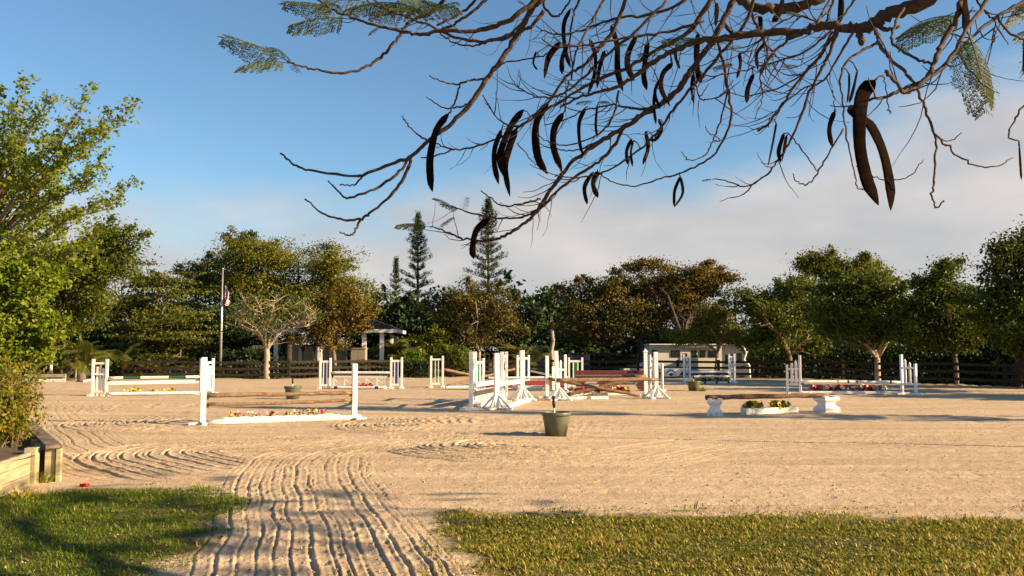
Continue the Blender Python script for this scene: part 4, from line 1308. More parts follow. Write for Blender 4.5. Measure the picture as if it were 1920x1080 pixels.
def camper():
    D = 66.0
    p = at(722, 690, D); p.z = ZB
    t = thing('parked_camper', 'pale camper half hidden behind the pavilion and yellow shrub', 'camper', p)
    MB().prism([(0, .5), (.0, 1.5), (.3, 2.45), (2.6, 2.45), (2.6, .5)], 0, 2.0).build('body', M['grey'], t, bevel=.06)
    MB().box((.8, -.015, 1.75), (.7, .03, .5)).build('window', M['glass'], t)
    MB().box((1.9, -.015, 1.75), (.6, .03, .5)).build('window', M['glass'], t)
    MB().lathe([(.25, 0), (.2, .12), (0, .2)], 12, (.7, 1, 2.45)).build('roof_vent', M['vwhite'], t)
    for x in (.6, 2.0): wheel(t, x, .1, .33)
camper()

def sign_panel():
    D = G(1262, 709).y - .25
    p = at(1245, 706, D); p.z = hz(706, D)
    w_ = at(1282, 700, D).x - p.x; h_ = hz(690, D) - p.z
    t = thing('painted_panel', 'white slant-ended panel with blue horseshoe arc and dark diamond hung on the fence', 'panel', p)
    MB().prism([(0, .02), (w_ * .72, 0), (w_, h_), (0, h_)], -.02, .02).build('board', M['vwhite'], t)
    m = MB(); cx_, cz_ = w_ * .36, h_ * .12
    n = 14; P = []
    for i in range(n + 1):
        a_ = math.pi * i / n
        P.append((cx_ + w_ * .24 * math.cos(a_), -.03, cz_ + h_ * .62 * math.sin(a_)))
    for i in range(n): m.bar(P[i], P[i + 1], .012, .075)
    m.build('blue_arc', M['skyblue'], t)
    MB().prism([(cx_ - .17, cz_ + h_ * .12), (cx_, cz_ - .03), (cx_ + .17, cz_ + h_ * .12), (cx_, cz_ + h_ * .32)], -.035, -.024).build('diamond', M['barkdark'], t)
sign_panel()

# a tall lamp post outside the picture whose thin shadow crosses the sand
lp = thing('lamp_post', 'slim wooden lamp post standing on the sand edge away from the jumps', 'lamp post', (12.2, 13.9, 0))
MB().tube([(0, 0, -.2), (0, 0, 4.4)], [.045, .035], 10).build('pole', M['bark'], lp)
MB().bar((0, 0, 4.25), (0, .7, 4.4), .06, .06).build('arm', M['bark'], lp)
MB().lathe([(.05, .1), (.16, 0), (.15, -.02), (0, .02)], 12, (0, .7, 4.3)).build('lamp_shade', M['steel'], lp)
# ================================================================== trees
def leaf_mesh(name, C, size, mat, rng, tint, flat=0.0, aspect=0.55, up=0.35, outw=None):
    n = len(C)
    A = rng.normal(0, 1, (n, 3)); A[:, 2] *= (1 - flat)
    A /= np.linalg.norm(A, axis=1)[:, None] + 1e-9
    N = rng.normal(0, 1, (n, 3)); N[:, 2] += up * 3
    if outw is not None:
        N = rng.normal(0, .62, (n, 3)) + outw * 1.7; N[:, 2] += .35
        A = A - N * (np.sum(A * N, 1) / (np.sum(N * N, 1) + 1e-9))[:, None] * .8
        A /= np.linalg.norm(A, axis=1)[:, None] + 1e-9
    B = np.cross(A, N); B /= np.linalg.norm(B, axis=1)[:, None] + 1e-9
    L = (size * rng.uniform(.6, 1.35, n))[:, None] * .5
    Nn = np.cross(B, A)
    V = np.stack([C - A * L, C + B * L * aspect + Nn * L * .12, C + A * L, C - B * L * aspect + Nn * L * .12], 1).reshape(-1, 3)
    F = np.arange(n * 4).reshape(n, 4)
    me = mkmesh(name, V, F, [mat])
    a = me.attributes.new('tint', 'FLOAT', 'FACE'); a.data.foreach_set('value', np.clip(tint, 0, 1).astype(np.float32))
    return me

def crown_points(blobs, n, rng, clump=14, sig=(.32, .32, .2), shell=.3, rag=.22, sub=13):
    w = np.array([(b[1][0] * b[1][1] * b[1][2]) ** (2 / 3) * (b[2] if len(b) > 2 else 1) for b in blobs]); w /= w.sum()
    nc = max(1, n // clump)
    which = rng.choice(len(blobs), nc, p=w)
    # lumps of foliage spread over each blob, gaps between them
    nsub = sub * len(blobs)
    sw = rng.choice(len(blobs), nsub, p=w)
    sd = rng.normal(0, 1, (nsub, 3)); sd /= np.linalg.norm(sd, axis=1)[:, None]
    bc0 = np.array([b[0] for b in blobs]); br0 = np.array([b[1] for b in blobs])
    sc = bc0[sw] + sd * br0[sw] * rng.uniform(.35, .92, nsub)[:, None]
    sr = br0[sw] * rng.uniform(.22, .42, nsub)[:, None] * np.array([1.15, 1.15, .75])
    blobs = list(zip(sc, sr))
    which = rng.integers(0, nsub, nc)
    d = rng.normal(0, 1, (nc, 3)); d /= np.linalg.norm(d, axis=1)[:, None]
    r = shell + (1 - shell) * rng.random(nc) ** .6
    r = r * (1 + rag * 2 * (vnoise(np.arctan2(d[:, 1], d[:, 0]) * 2.2 + which * 7, d[:, 2] * 3.1, 77) - .5) + rng.normal(0, .05, nc))
    bc = np.array([b[0] for b in blobs]); br = np.array([b[1] for b in blobs])
    CC = bc[which] + d * r[:, None] * br[which]
    # loose sprays that break the outline
    ns = max(4, int(nsub * .55)); wi = rng.integers(0, nsub, ns)
    mid = bc0.mean(0)
    so = sd[wi] + rng.normal(0, .25, (ns, 3)); so[:, 2] = np.abs(so[:, 2]) * .8 + .25
    so += (sc[wi] - mid) / (np.linalg.norm(sc[wi] - mid, axis=1)[:, None] + 1e-6) * .6
    so /= np.linalg.norm(so, axis=1)[:, None]
    sl = br0[sw[wi]].max(1) * rng.uniform(.18, .42, ns)
    sb = sc[wi] + so * sr[wi] * .8
    pick = rng.random(nc) < .17
    kk = rng.integers(0, ns, nc)
    along = rng.random(nc) ** .8
    SPR = sb[kk] + so[kk] * (sl[kk] * along)[:, None]
    CC = np.where(pick[:, None], SPR, CC)
    shrink = np.where(pick, .55 * (1.1 - .6 * along), 1.0)
    ct = rng.normal(.42, .17, nc)
    ii = np.repeat(np.arange(nc), clump)
    P = CC[ii] + rng.normal(0, 1, (nc * clump, 3)) * np.array(sig) * (rng.uniform(.5, 1.3, nc) * shrink)[ii][:, None]
    t = ct[ii] + rng.normal(0, .13, nc * clump)
    return P, t, d[ii], CC

def limbs(mb, base, fork, ends, r0, rng, sides=7, wig=.12):
    base = Vector(base); fork = Vector(fork)
    mid = base.lerp(fork, .5) + Vector((rng.normal(0, .05), rng.normal(0, .05), 0)) * (fork - base).length
    mb.tube([base, base.lerp(mid, .15) , mid, fork], [r0 * 1.35, r0 * 1.05, r0 * .92, r0 * .8], sides + 2)
    for e in ends:
        e = Vector(e); L = (e - fork).length
        k = .42 + .25 * rng.random()
        p1 = fork.lerp(e, .33) + Vector(rng.normal(0, wig, 3)) * L * .5 + Vector((0, 0, L * .06))
        p2 = fork.lerp(e, .68) + Vector(rng.normal(0, wig, 3)) * L * .5
        mb.tube([fork, p1, p2, e], [r0 * k * 1.1, r0 * k * .8, r0 * k * .5, r0 * .12], sides)
        for q in (p1, p2, e.lerp(p2, .5)):
            for _ in range(2):
                s = q + Vector(rng.normal(0, 1, 3)).normalized() * min(L * .25, 1.1) + Vector((0, 0, L * .05))
                mm = q.lerp(s, .5) + Vector(rng.normal(0, .06, 3)) * L
                mb.tube([q, mm, s], [r0 * k * .42, r0 * k * .25, r0 * .05], 5, cap=False)

def tree(name, label, base, fork, blobs, n, size, leaf, bark, r0, seed, cat='tree', group='trees around the arena', nl=7, dens=1.2, **kw):
    rng = np.random.default_rng(seed)
    base = Vector(base)
    t = thing(name, label, cat, base, 0, group)
    n = int(n * dens)
    P, ti, d, CC = crown_points(blobs, n, rng, **kw)
    mb = MB()
    ends = [tuple(CC[i]) for i in rng.choice(len(CC), min(nl, len(CC)), replace=False)]
    ends += [b[0] for b in blobs][:4]
    limbs(mb, (0, 0, -.15), Vector(fork) - base, [Vector(e) - base for e in ends], r0, rng)
    mb.build('trunk', M[bark], t)
    me = leaf_mesh('crown', P - np.array(base), size * 1.15, M[leaf], rng, ti, outw=d)
    link('crown', me, t)
    return t

def px_blob(px, py, D, wpx, hpx, depth=None, wt=1.0):
    c = at(px, py, D); s = D / FPX
    return ((c.x, c.y, c.z), (wpx * s, depth or wpx * s * .8, hpx * s), wt)

def base_at(px, D, z=ZB):
    p = at(px, 660, D); return (p.x, D, z)

# layered olive tree
D = 56
rb = random.Random(2)
bl = []
for i in range(26):
    yy = 498 + i * 7.0
    f = (yy - 490) / 185
    hw = 112 * math.sin(min(1, .30 + f * .9) * math.pi * .62) + 4
    bl.append(px_blob(272 + rb.uniform(-28, 28) + rb.choice((-1, 1)) * hw * .33, yy, D + rb.uniform(-1.2, 1.5), hw * .72, 7.5, hw * .03))
tree('layered_tree', 'dark olive tree with flat layered foliage beside the flagpole', base_at(272, D), at(272, 660, D), bl, 23000, .15, 'lf_olive', 'bark', .2, 21, sig=(.6, .5, .06), shell=.1, sub=5, dens=1.6)
# big golden tree behind
D = 72
tree('shade_tree', 'big spreading tree with golden sunlit top rising behind the pavilion', base_at(545, D), at(545, 610, D),
     [px_blob(480, 500, D, 90, 62), px_blob(560, 500, D, 110, 58), px_blob(640, 520, D, 70, 52), px_blob(525, 560, D, 130, 58), px_blob(660, 570, D, 62, 48), px_blob(600, 465, D, 45, 22), px_blob(500, 455, D, 38, 20)],
     44000, .17, 'lf_gold', 'barkdark', .4, 22, sig=(.55, .5, .28), shell=.4)
D = 76
tree('shade_tree', 'dark green tree behind the flagpole, left shoulder of the golden tree', base_at(410, D), at(410, 620, D),
     [px_blob(405, 520, D, 68, 45), px_blob(430, 575, D, 80, 75), px_blob(360, 560, D, 50, 50), px_blob(450, 480, D, 45, 32)], 22000, .19, 'lf_mid', 'barkdark', .35, 23, sig=(.5, .5, .3))
tree('shade_tree', 'low dark tree overhanging the house roof beside the flagpole', base_at(455, 60), at(455, 650, 60),
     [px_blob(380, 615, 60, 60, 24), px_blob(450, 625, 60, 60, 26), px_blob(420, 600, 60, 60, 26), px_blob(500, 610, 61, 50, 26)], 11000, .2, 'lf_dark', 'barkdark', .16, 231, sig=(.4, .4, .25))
# pale bare-branched tree
D = 49.2
pb = G(500, 711)
def pale_tree():
    t = thing('sparse_tree', 'small pale-barked tree with bare spreading branches in front of the fence', 'tree', (pb.x, pb.y, gz(pb.x, pb.y)), 0, 'trees around the arena')
    rng = np.random.default_rng(24); mb = MB()
    Dp = pb.y
    def q(px, py, dd=0): return at(px, py, Dp + dd) - Vector((pb.x, pb.y, 0))
    def br(P, r0, r1):
        S = smooth_path([tuple(q(*p)) for p in P], 4); k = len(S)
        mb.tube([tuple(s) for s in S], [r0 + (r1 - r0) * i / (k - 1) for i in range(k)], 7)
        return S
    br([(500, 713), (500, 690), (501, 670), (500, 655)], .21, .15)
    tips = []
    for P, r0 in (([(500, 658), (494, 640), (484, 622), (468, 607), (445, 600)], .10), ([(500, 658), (497, 630), (494, 605), (488, 580), (480, 560)], .09),
                  ([(500, 657), (510, 643), (522, 628), (545, 618), (572, 612), (592, 600)], .10), ([(502, 655), (508, 630), (518, 600), (538, 583), (552, 573)], .08),
                  ([(494, 640), (480, 626, 1), (462, 618, 1.5), (440, 612, 2)], .06), ([(484, 622), (470, 600), (455, 590), (440, 580)], .05), ([(522, 628), (540, 605), (560, 590), (580, 580)], .05),
                  ([(497, 630), (505, 605), (512, 580), (515, 560)], .05), ([(494, 605), (478, 590), (465, 575), (455, 560)], .045), ([(545, 618), (560, 610), (575, 597), (590, 585)], .04)):
        P = [(p[0], p[1], (p[2] if len(p) > 2 else (rng.uniform(-1.2, 1.2) if i > 1 else 0))) for i, p in enumerate(P)]
        S = br(P, r0, .015)
        for i in range(3, len(S)):
            for _ in range(2):
                s = Vector(S[i]); e = s + Vector((rng.normal(0, .45), rng.normal(0, .45), rng.uniform(.1, .6)))
                mb.tube([s, s.lerp(e, .5) + Vector((0, 0, -.03)), e], [.022, .015, .006], 4, cap=False); tips.append(e)
    mb.build('trunk', M['barkpale'], t)
    T = np.array([tuple(e) for e in tips]); T = T[T[:, 2] > 2.2]
    ii = rng.integers(0, len(T), 3600)
    P = T[ii] + rng.normal(0, 1, (3600, 3)) * (.3, .3, .2)
    link('crown', leaf_mesh('crown', P, .12, M['lf_mid'], rng, rng.normal(.5, .2, 3600)), t)
pale_tree()
D = 55
tree('rusty_tree', 'rounded rusty-orange tree growing in front of the pavilion roof', base_at(625, D), at(625, 655, D),
     [px_blob(600, 590, D, 55, 35), px_blob(650, 585, D, 55, 42), px_blob(635, 625, D, 60, 38), px_blob(595, 630, D, 45, 32), px_blob(640, 560, D, 45, 22)], 21000, .13, 'lf_rust', 'bark', .16, 25, sig=(.3, .3, .2))
# extra trunks under the rusty tree
# round brown olive tree
D = 57
tree('round_tree', 'round brown-green tree with a slim trunk below the tall pines', base_at(899, D), at(899, 660, D),
     [px_blob(860, 590, D, 50, 42), px_blob(930, 580, D, 55, 45), px_blob(895, 560, D, 60, 32), px_blob(890, 615, D, 72, 42), px_blob(945, 615, D, 40, 30)], 21000, .14, 'lf_rustd', 'barkpale', .11, 26, sig=(.3, .3, .22))
# big rusty trees in the middle
D = 62
tree('rusty_tree', 'wide rust-brown tree behind the brick wall jump', base_at(1205, D), at(1200, 640, D),
     [px_blob(1100, 560, D, 58, 45), px_blob(1160, 545, D, 62, 45), px_blob(1200, 590, D, 90, 45), px_blob(1110, 610, D, 70, 42), px_blob(1180, 510, D, 42, 22)], 26000, .16, 'lf_rustd', 'barkdark', .26, 27, sig=(.4, .4, .25), shell=.4)
tree('rusty_tree', 'tall feathery rust and olive tree above the cream trailer', base_at(1282, D - 4), at(1282, 640, D - 4),
     [px_blob(1215, 492, D, 40, 26), px_blob(1260, 525, D, 60, 42), px_blob(1320, 530, D, 55, 40), px_blob(1300, 575, D, 72, 45), px_blob(1350, 515, D, 28, 20), px_blob(1230, 560, D, 50, 40)], 25000, .16, 'lf_rust', 'barkdark', .22, 28, sig=(.55, .4, .18), shell=.35, rag=.3)
D = 54
tree('shrubby_tree', 'yellow-green leafy tree hanging over the cream trailer', base_at(1345, D), at(1345, 660, D),
     [px_blob(1335, 600, D, 32, 30), px_blob(1290, 632, D, 42, 14), px_blob(1360, 628, D, 40, 16), px_blob(1350, 580, D, 22, 20)], 8000, .13, 'lf_gold', 'barkpale', .12, 29, sig=(.3, .3, .2))
# green trees on the right
D = 51
tree('green_tree', 'green tree with low branches next to the white motorhome', base_at(1480, D), at(1480, 665, D),
     [px_blob(1430, 580, D, 60, 42), px_blob(1490, 570, D, 62, 50), px_blob(1450, 625, D, 75, 36), px_blob(1520, 620, D, 55, 40)], 22000, .15, 'lf_mid', 'bark', .18, 30, sig=(.35, .35, .24))
D = 60
tree('green_tree', 'tall green tree with a golden rounded top behind the others', base_at(1580, D), at(1580, 640, D),
     [px_blob(1530, 500, D, 42, 30), px_blob(1600, 515, D, 68, 38), px_blob(1560, 545, D, 85, 45), px_blob(1520, 485, D, 18, 18)], 22000, .16, 'lf_gold', 'barkdark', .3, 31, sig=(.4, .4, .26))
D = 46
fb_ = at(1645, 660, D)
tree('green_tree', 'broad green tree on a pale forked trunk behind the stepped picket standard', (fb_.x, D, -.35), at(1645, 672, D),
     [px_blob(1560, 570, D, 62, 45), px_blob(1630, 550, D, 70, 45), px_blob(1600, 610, D, 85, 42), px_blob(1680, 600, D, 55, 45)], 27000, .14, 'lf_mid', 'barkpale', .17, 32, sig=(.32, .32, .22))
D = 43
fb_ = at(1790, 660, D)
tree('green_tree', 'loose green tree with upright sprays and a slim trunk by the fence', (fb_.x, D, -.35), at(1790, 655, D),
     [px_blob(1760, 560, D, 58, 55), px_blob(1720, 605, D, 50, 45), px_blob(1800, 590, D, 55, 55), px_blob(1770, 505, D, 32, 24), px_blob(1740, 545, D, 40, 30), px_blob(1790, 640, D, 45, 28)], 19000, .14, 'lf_mid', 'bark', .13, 33, sig=(.3, .3, .24), rag=.3)
D = 39
fb_ = at(1925, 660, D)
tree('green_tree', 'tallest dark green tree closing the arena on the sunny side', (fb_.x, D + 1, -.3), at(1925, 640, D),
     [px_blob(1900, 490, D, 55, 50), px_blob(1945, 540, D, 80, 75), px_blob(1880, 580, D, 62, 55), px_blob(1930, 630, D, 80, 40), px_blob(1960, 470, D, 70, 50)], 26000, .15, 'lf_mid', 'barkdark', .26, 34, sig=(.32, .32, .24), rag=.28)

# left-hand trees
D = 24
def airy_tree():
    rng = np.random.default_rng(35)
    b = Vector(base_at(-70, D, -.2))
    t = thing('leafy_tree', 'tall airy green tree with sunlit leaves and sky showing through', 'tree', b, 0, 'trees around the arena')
    mb = MB(); C = []
    q = lambda px, py, dd=0.0: at(px, py, D + dd) - b
    trunk = [Vector((0, 0, -.1)), q(-55, 620), q(-40, 540), q(-30, 470)]
    mb.tube(trunk, [.2, .16, .13, .10], 9)
    ends = [(50, 150), (95, 185), (175, 160), (255, 192), (215, 205), (140, 225), (200, 290), (248, 345), (185, 325), (120, 300), (70, 225), (20, 195), (-5, 165), (150, 395), (215, 375), (40, 330), (90, 385), (175, 440), (0, 290), (-50, 240), (60, 440), (130, 490), (20, 420), (-40, 330), (100, 540), (160, 500), (40, 500), (90, 260), (30, 260), (150, 270), (60, 300), (200, 240), (110, 345), (10, 360), (165, 470), (70, 480), (120, 430), (-20, 400), (30, 230), (85, 320)]
    for k, (ex, ey) in enumerate(ends):
        dd = rng.normal(0, 1.1)
        e = q(ex, ey, dd)
        s0 = trunk[1].lerp(trunk[3], rng.uniform(.2, 1)) if ey > 300 else trunk[3]
        m1 = s0.lerp(e, .4) + Vector(rng.normal(0, .12, 3)) + Vector((-.15, 0, .1)); m2 = s0.lerp(e, .75) + Vector(rng.normal(0, .1, 3))
        S = smooth_path([tuple(s0), tuple(m1), tuple(m2), tuple(e)], 7)
        n = len(S)
        mb.tube([tuple(x) for x in S], [.038 * (1 - i_ / n) + .006 for i_ in range(n)], 5)
        for i_ in range(int(n * .38), n):
            for _ in range(2):
                d = Vector(rng.normal(0, 1, 3)); d.z = d.z * .5 + .25; d.normalize()
                L = rng.uniform(.2, .62) * (1.15 - .55 * i_ / n)
                p0 = Vector(S[i_]); p1 = p0 + d * L
                mb.tube([p0, p1], [.009, .004], 4, cap=False)
                for f in np.linspace(.35, 1, 5):
                    c = p0.lerp(p1, float(f))
                    C += [np.array(c) + rng.normal(0, .075, 3) for _ in range(3)]
    C = np.array(C)
    mb.build('trunk', M['bark'], t)
    link('crown', leaf_mesh('crown', C, .118, M['lf_bright'], rng, rng.normal(.42, .2, len(C)), aspect=.62), t)
airy_tree()
D = 33
tree('leafy_tree', 'darker fine-leaved tree between the airy tree and the layered tree', base_at(-20, D, -.3), at(40, 600, D),
     [px_blob(190, 470, D, 62, 70), px_blob(150, 540, D, 75, 70), px_blob(225, 450, D, 30, 45), px_blob(110, 600, D, 70, 50)], 20000, .11, 'lf_mid', 'barkdark', .2, 36, sig=(.28, .28, .22))
D = 17
tree('leafy_shrub_tree', 'low bright yellow-green tree over the timber planter', base_at(-60, D, 0), at(-40, 650, D),
     [px_blob(0, 560, D, 85, 60), px_blob(40, 520, D, 62, 40), px_blob(20, 620, D, 72, 48), px_blob(60, 575, D, 42, 35), px_blob(85, 635, D, 35, 18, wt=.6), px_blob(-40, 500, D, 70, 60), px_blob(-20, 660, D, 70, 40), px_blob(45, 670, D, 38, 22, wt=.6)],
     26000, .075, 'lf_bright', 'bark', .12, 37, nl=10, sig=(.13, .13, .06), shell=.45)
def bush():
    D = 11.6
    p = at(8, 860, D); p.z = .36
    t = thing('garden_shrub', 'yellowing broad-leaved shrub growing in the timber planter', 'shrub', p, 0)
    rng = np.random.default_rng(38); mb = MB(); C = []
    for i in range(80):
        e = Vector((rng.normal(-.12, .33), rng.normal(.1, .35), rng.uniform(.35, 1.22)))
        e.x = min(e.x, .30 - .12 * max(0, e.z - .7) + rng.uniform(-.12, .06))
        s = Vector((rng.normal(-.1, .12), rng.normal(0, .12), -.02))
        m_ = s.lerp(e, .5) + Vector((rng.normal(0, .07), rng.normal(0, .07), 0))
        S = smooth_path([tuple(s), tuple(m_), tuple(e)], 5)
        mb.tube([tuple(x) for x in S], [.009 - .006 * k / (len(S) - 1) for k in range(len(S))], 5)
        for x in S[3:]:
            for _ in range(13): C.append(x + rng.normal(0, .055, 3))
    mb.build('stems', M['bark'], t)
    C = np.array(C)
    link('foliage', leaf_mesh('foliage', C, .062, M['lf_yellow'], rng, rng.normal(.5, .24, len(C)), aspect=.5), t)
bush()

# ---- Norfolk pines
def pine(px, top, D, label, seed, wpx, basez=None, off=None):
    rng = np.random.default_rng(seed)
    p = off if off is not None else Vector((at(px, 600, D).x, D, -.6))
    t = thing('norfolk_pine', label, 'pine tree', p, 0, 'tall pines')
    Hh = (hz(top, D) if off is None else top) - p.z
    Wd = wpx * D / FPX if off is None else wpx
    mb = MB(); mb.tube([(0, 0, 0), (.05, 0, Hh * .5), (0, 0, Hh)], [Hh * .014, Hh * .009, .02], 8)
    C = []; z = Hh * .18
    while z < Hh - .1:
        f = (Hh - z) / Hh
        R = Wd * min(1, (f * 2.1) ** .75) * rng.uniform(.85, 1.1) + .12
        nb = 6; ph = rng.uniform(0, 6.28)
        for k in range(nb):
            a = ph + 2 * math.pi * k / nb + rng.normal(0, .12)
            L = R * rng.uniform(.55, 1.15)
            P = [Vector((math.cos(a) * L * s, math.sin(a) * L * s, z + L * (.28 * s - .12 * s * s * (f > .5)) + .2 * s * s)) for s in (0, .35, .7, 1)]
            mb.tube(P, [.04, .03, .02, .01], 4, cap=False)
            m = int(14 + L * 36)
            s = rng.uniform(.18, 1.0, m)
            B = np.array([P[0].lerp(P[3], float(x)) for x in s])
            B[:, 2] += rng.uniform(0, .32, m) * (.5 + s)
            B += rng.normal(0, .09, (m, 3))
            C.append(B)
        z += (.30 + .75 * min(1, f * 2.2)) * rng.uniform(.85, 1.1)
    C = np.vstack(C)
    mb.build('trunk', M['barkdark'], t)
    link('crown', leaf_mesh('crown', C, .36, M['lf_pine'], rng, rng.normal(.45, .2, len(C)), aspect=.22, up=0), t)
pine(782, 402, 100, 'tall narrow pine standing alone above the trees', 41, 34)
pine(915, 377, 98, 'tallest pine, rising behind the round brown-green tree', 42, 42)
pine(742, 486, 118, 'small distant pine beside the tall narrow pine', 43, 16)
pine(0, 10.2, 20, 'tall pine beyond the sunny end of the arena', 44, 1.25, off=Vector((19.5, 18.6, 0)))

# trees on the sunny side, outside the picture, whose shade falls over the far sand
for i, (x, y, h) in enumerate(((24, 33.5, 6.8), (27.5, 29, 6.2), (30, 37, 7.5))):
    tree('green_tree', ('leafy tree beside the tall pine', 'small leafy tree between pine and fence', 'leafy tree by the fence beyond the tallest green tree')[i], (x, y, 0), (x, y, 2.2),
         [((x, y, h * .62), (2.2, 2.2, h * .32), 1), ((x - 1, y + .6, h * .5), (1.6, 1.8, h * .25), 1)], 4500, .24, 'lf_mid', 'bark', .2, 60 + i)

# ---- background wood that closes the view
k = 0
kinds = ['dense dark tree', 'dark broad tree', 'shadowed evergreen', 'dark leafy tree']
spots = [(40, 540, 78, 'beyond the airy green tree'), (150, 530, 82, 'behind the leafy palms'), (250, 540, 80, 'behind the layered olive tree'), (350, 570, 68, 'behind the low house'), (470, 600, 74, 'behind the bare-branched tree'), (700, 545, 80, 'behind the pavilion end'), (755, 545, 78, 'below the narrow pine'), (830, 545, 80, 'between the two tall pines'), (985, 528, 76, 'beside the round brown-green tree'),
         (1040, 540, 78, 'behind the tall white posts'), (1100, 600, 78, 'behind the wide rust-brown tree'), (1200, 600, 80, 'behind the pickup'), (1300, 600, 78, 'behind the cream trailer'), (1400, 590, 74, 'behind the motorhome'), (1480, 600, 70, 'behind the low green tree'), (1560, 600, 66, 'behind the golden top'), (1650, 580, 63, 'behind the forked trunk'), (1730, 575, 60, 'behind the loose green tree'), (1810, 560, 58, 'behind the slim fence trunk'), (1900, 560, 56, 'behind the tallest green tree'), (1990, 540, 55, 'at the sunny end of the wood')]
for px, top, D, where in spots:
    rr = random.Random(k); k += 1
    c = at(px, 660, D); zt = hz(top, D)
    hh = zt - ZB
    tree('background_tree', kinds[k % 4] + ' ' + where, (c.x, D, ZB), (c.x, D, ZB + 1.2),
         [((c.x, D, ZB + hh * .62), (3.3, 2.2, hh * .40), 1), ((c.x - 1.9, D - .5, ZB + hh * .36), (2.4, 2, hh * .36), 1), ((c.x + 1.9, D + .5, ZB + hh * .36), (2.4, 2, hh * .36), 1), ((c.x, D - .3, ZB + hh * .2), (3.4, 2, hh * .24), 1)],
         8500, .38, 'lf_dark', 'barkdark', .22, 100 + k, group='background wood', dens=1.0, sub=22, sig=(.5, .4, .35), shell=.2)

# hedge behind the fence
def hedge(pxs, D, top, label, mat, seed, name='hedge', n=9000):
    rng = np.random.default_rng(seed)
    a = at(pxs[0], 680, D); b = at(pxs[1], 680, D); L = b.x - a.x
    zt = hz(top, D) - ZB
    t = thing(name, label, 'hedge', (a.x, D, ZB))
    X = rng.uniform(0, L, n); Z = zt * rng.random(n) ** .6 * (.8 + .3 * vnoise(X * 1.2, X * 0, seed)); Y = rng.normal(0, .3, n)
    link('foliage', leaf_mesh('foliage', np.stack([X, Y, Z], -1), .16, M[mat], rng, rng.normal(.4, .2, n)), t)
    mb = MB()
    for i in range(int(L / .8)):
        x = .4 + .8 * i
        mb.tube([(x, 0, -.05), (x + .05, 0, zt * .5)], [.03, .02], 5)
    mb.build('stems', M['barkdark'], t)
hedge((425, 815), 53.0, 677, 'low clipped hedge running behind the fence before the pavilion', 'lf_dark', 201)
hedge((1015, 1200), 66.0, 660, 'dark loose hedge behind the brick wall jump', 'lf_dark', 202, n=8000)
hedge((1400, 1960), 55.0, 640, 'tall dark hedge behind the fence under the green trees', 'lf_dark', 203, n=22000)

def shrub(px, py, D, w, h, label, mat, seed, n=5000, size=.14, name='garden_shrub'):
    c = at(px, py, D)
    tree(name, label, (c.x, D, ZB), (c.x, D, ZB + .5), [px_blob(px, py, D, w, h), px_blob(px - w * .4, py + h * .35, D, w * .6, h * .6), px_blob(px + w * .4, py + h * .4, D, w * .6, h * .6)], n, size, mat, 'bark', .06, seed, cat='shrub', group='shrubs behind the fence', sig=(.22, .22, .15))
shrub(812, 640, 56, 36, 26, 'yellow sunlit shrub below the narrow pine', 'lf_gold', 301, 5200, .13)
shrub(850, 668, 54, 34, 18, 'low mixed green shrub beside the slim trunk', 'lf_mid', 302, 4200)
shrub(770, 672, 54, 32, 14, 'bright low leafy shrub beside the pavilion end post', 'lf_bright', 303, 3500)
shrub(430, 672, 55, 26, 12, 'dark rose bush at the foot of the flagpole', 'lf_dark', 304, 3000)
shrub(478, 668, 54, 24, 18, 'dark leafy shrub beside the pale bare-branched trunk', 'lf_dark', 307, 3000)
shrub(225, 690, 51, 30, 18, 'dark green shrub behind the picket standard', 'lf_mid', 305, 3500)
shrub(275, 685, 51, 24, 18, 'leafy green shrub below the layered tree', 'lf_olive', 306, 3000)

# weeds in pot, tuft beside it
def weeds(p, label, seed, n=40, h=.16, rad_=.2, mat='lf_bright', cat='weeds', name='weeds'):
    rng = np.random.default_rng(seed)
    V = []; F = []
    for i in range(n):
        a = rng.uniform(0, 6.28); r = rad_ * math.sqrt(rng.random()); b = np.array([r * math.cos(a), r * math.sin(a), 0])
        d = np.array([math.cos(a) * .5 + rng.normal(0, .3), math.sin(a) * .5 + rng.normal(0, .3), 1.0]) * h * rng.uniform(.5, 1.2)
        s = np.array([-math.sin(a), math.cos(a), 0]) * h * .06
        k = len(V); V += [b - s, b + s, b + d * .6 + s * .9, b + d * .6 - s * .9, b + d + [d[0] * .5, d[1] * .5, -h * .15]]
        F += [(k, k + 1, k + 2, k + 3), (k + 3, k + 2, k + 4)]
    me = mkmesh(name, V, F, [M[mat]])
    at_ = me.attributes.new('tint', 'FLOAT', 'FACE'); at_.data.foreach_set('value', rng.uniform(.2, .9, len(F)).astype(np.float32))
    o = link(name, me); o.location = p
    tag(o, label, cat)
p = G(1301, 732); weeds(Vector((p.x, p.y, gz(p.x, p.y) + .15)), 'green weeds filling the pot before the curved lattice wing', 1, 90, .34, .17)
p = G(1317, 733); weeds(Vector((p.x, p.y, gz(p.x, p.y))), 'green weed tuft on the sand beside the weedy pot', 2, 60, .22, .16)
for px, py, lb, h_, s_ in ((1300, 958, 'thin green weed sprouting at the lawn edge in open sand', .11, 3), (82, 905, 'grass tuft at the foot of the planter corner', .16, 4), (380, 920, 'taller grass tuft at the lawn edge by the harrow track', .10, 5), (40, 935, 'dry grass tuft under the planter planks', .12, 6)):
    p = G(px, py); weeds(Vector((p.x, p.y, gz(p.x, p.y))), lb, s_, (16 if s_ == 3 else 46), h_, .13, 'grassL' if s_ != 6 else 'grassR')

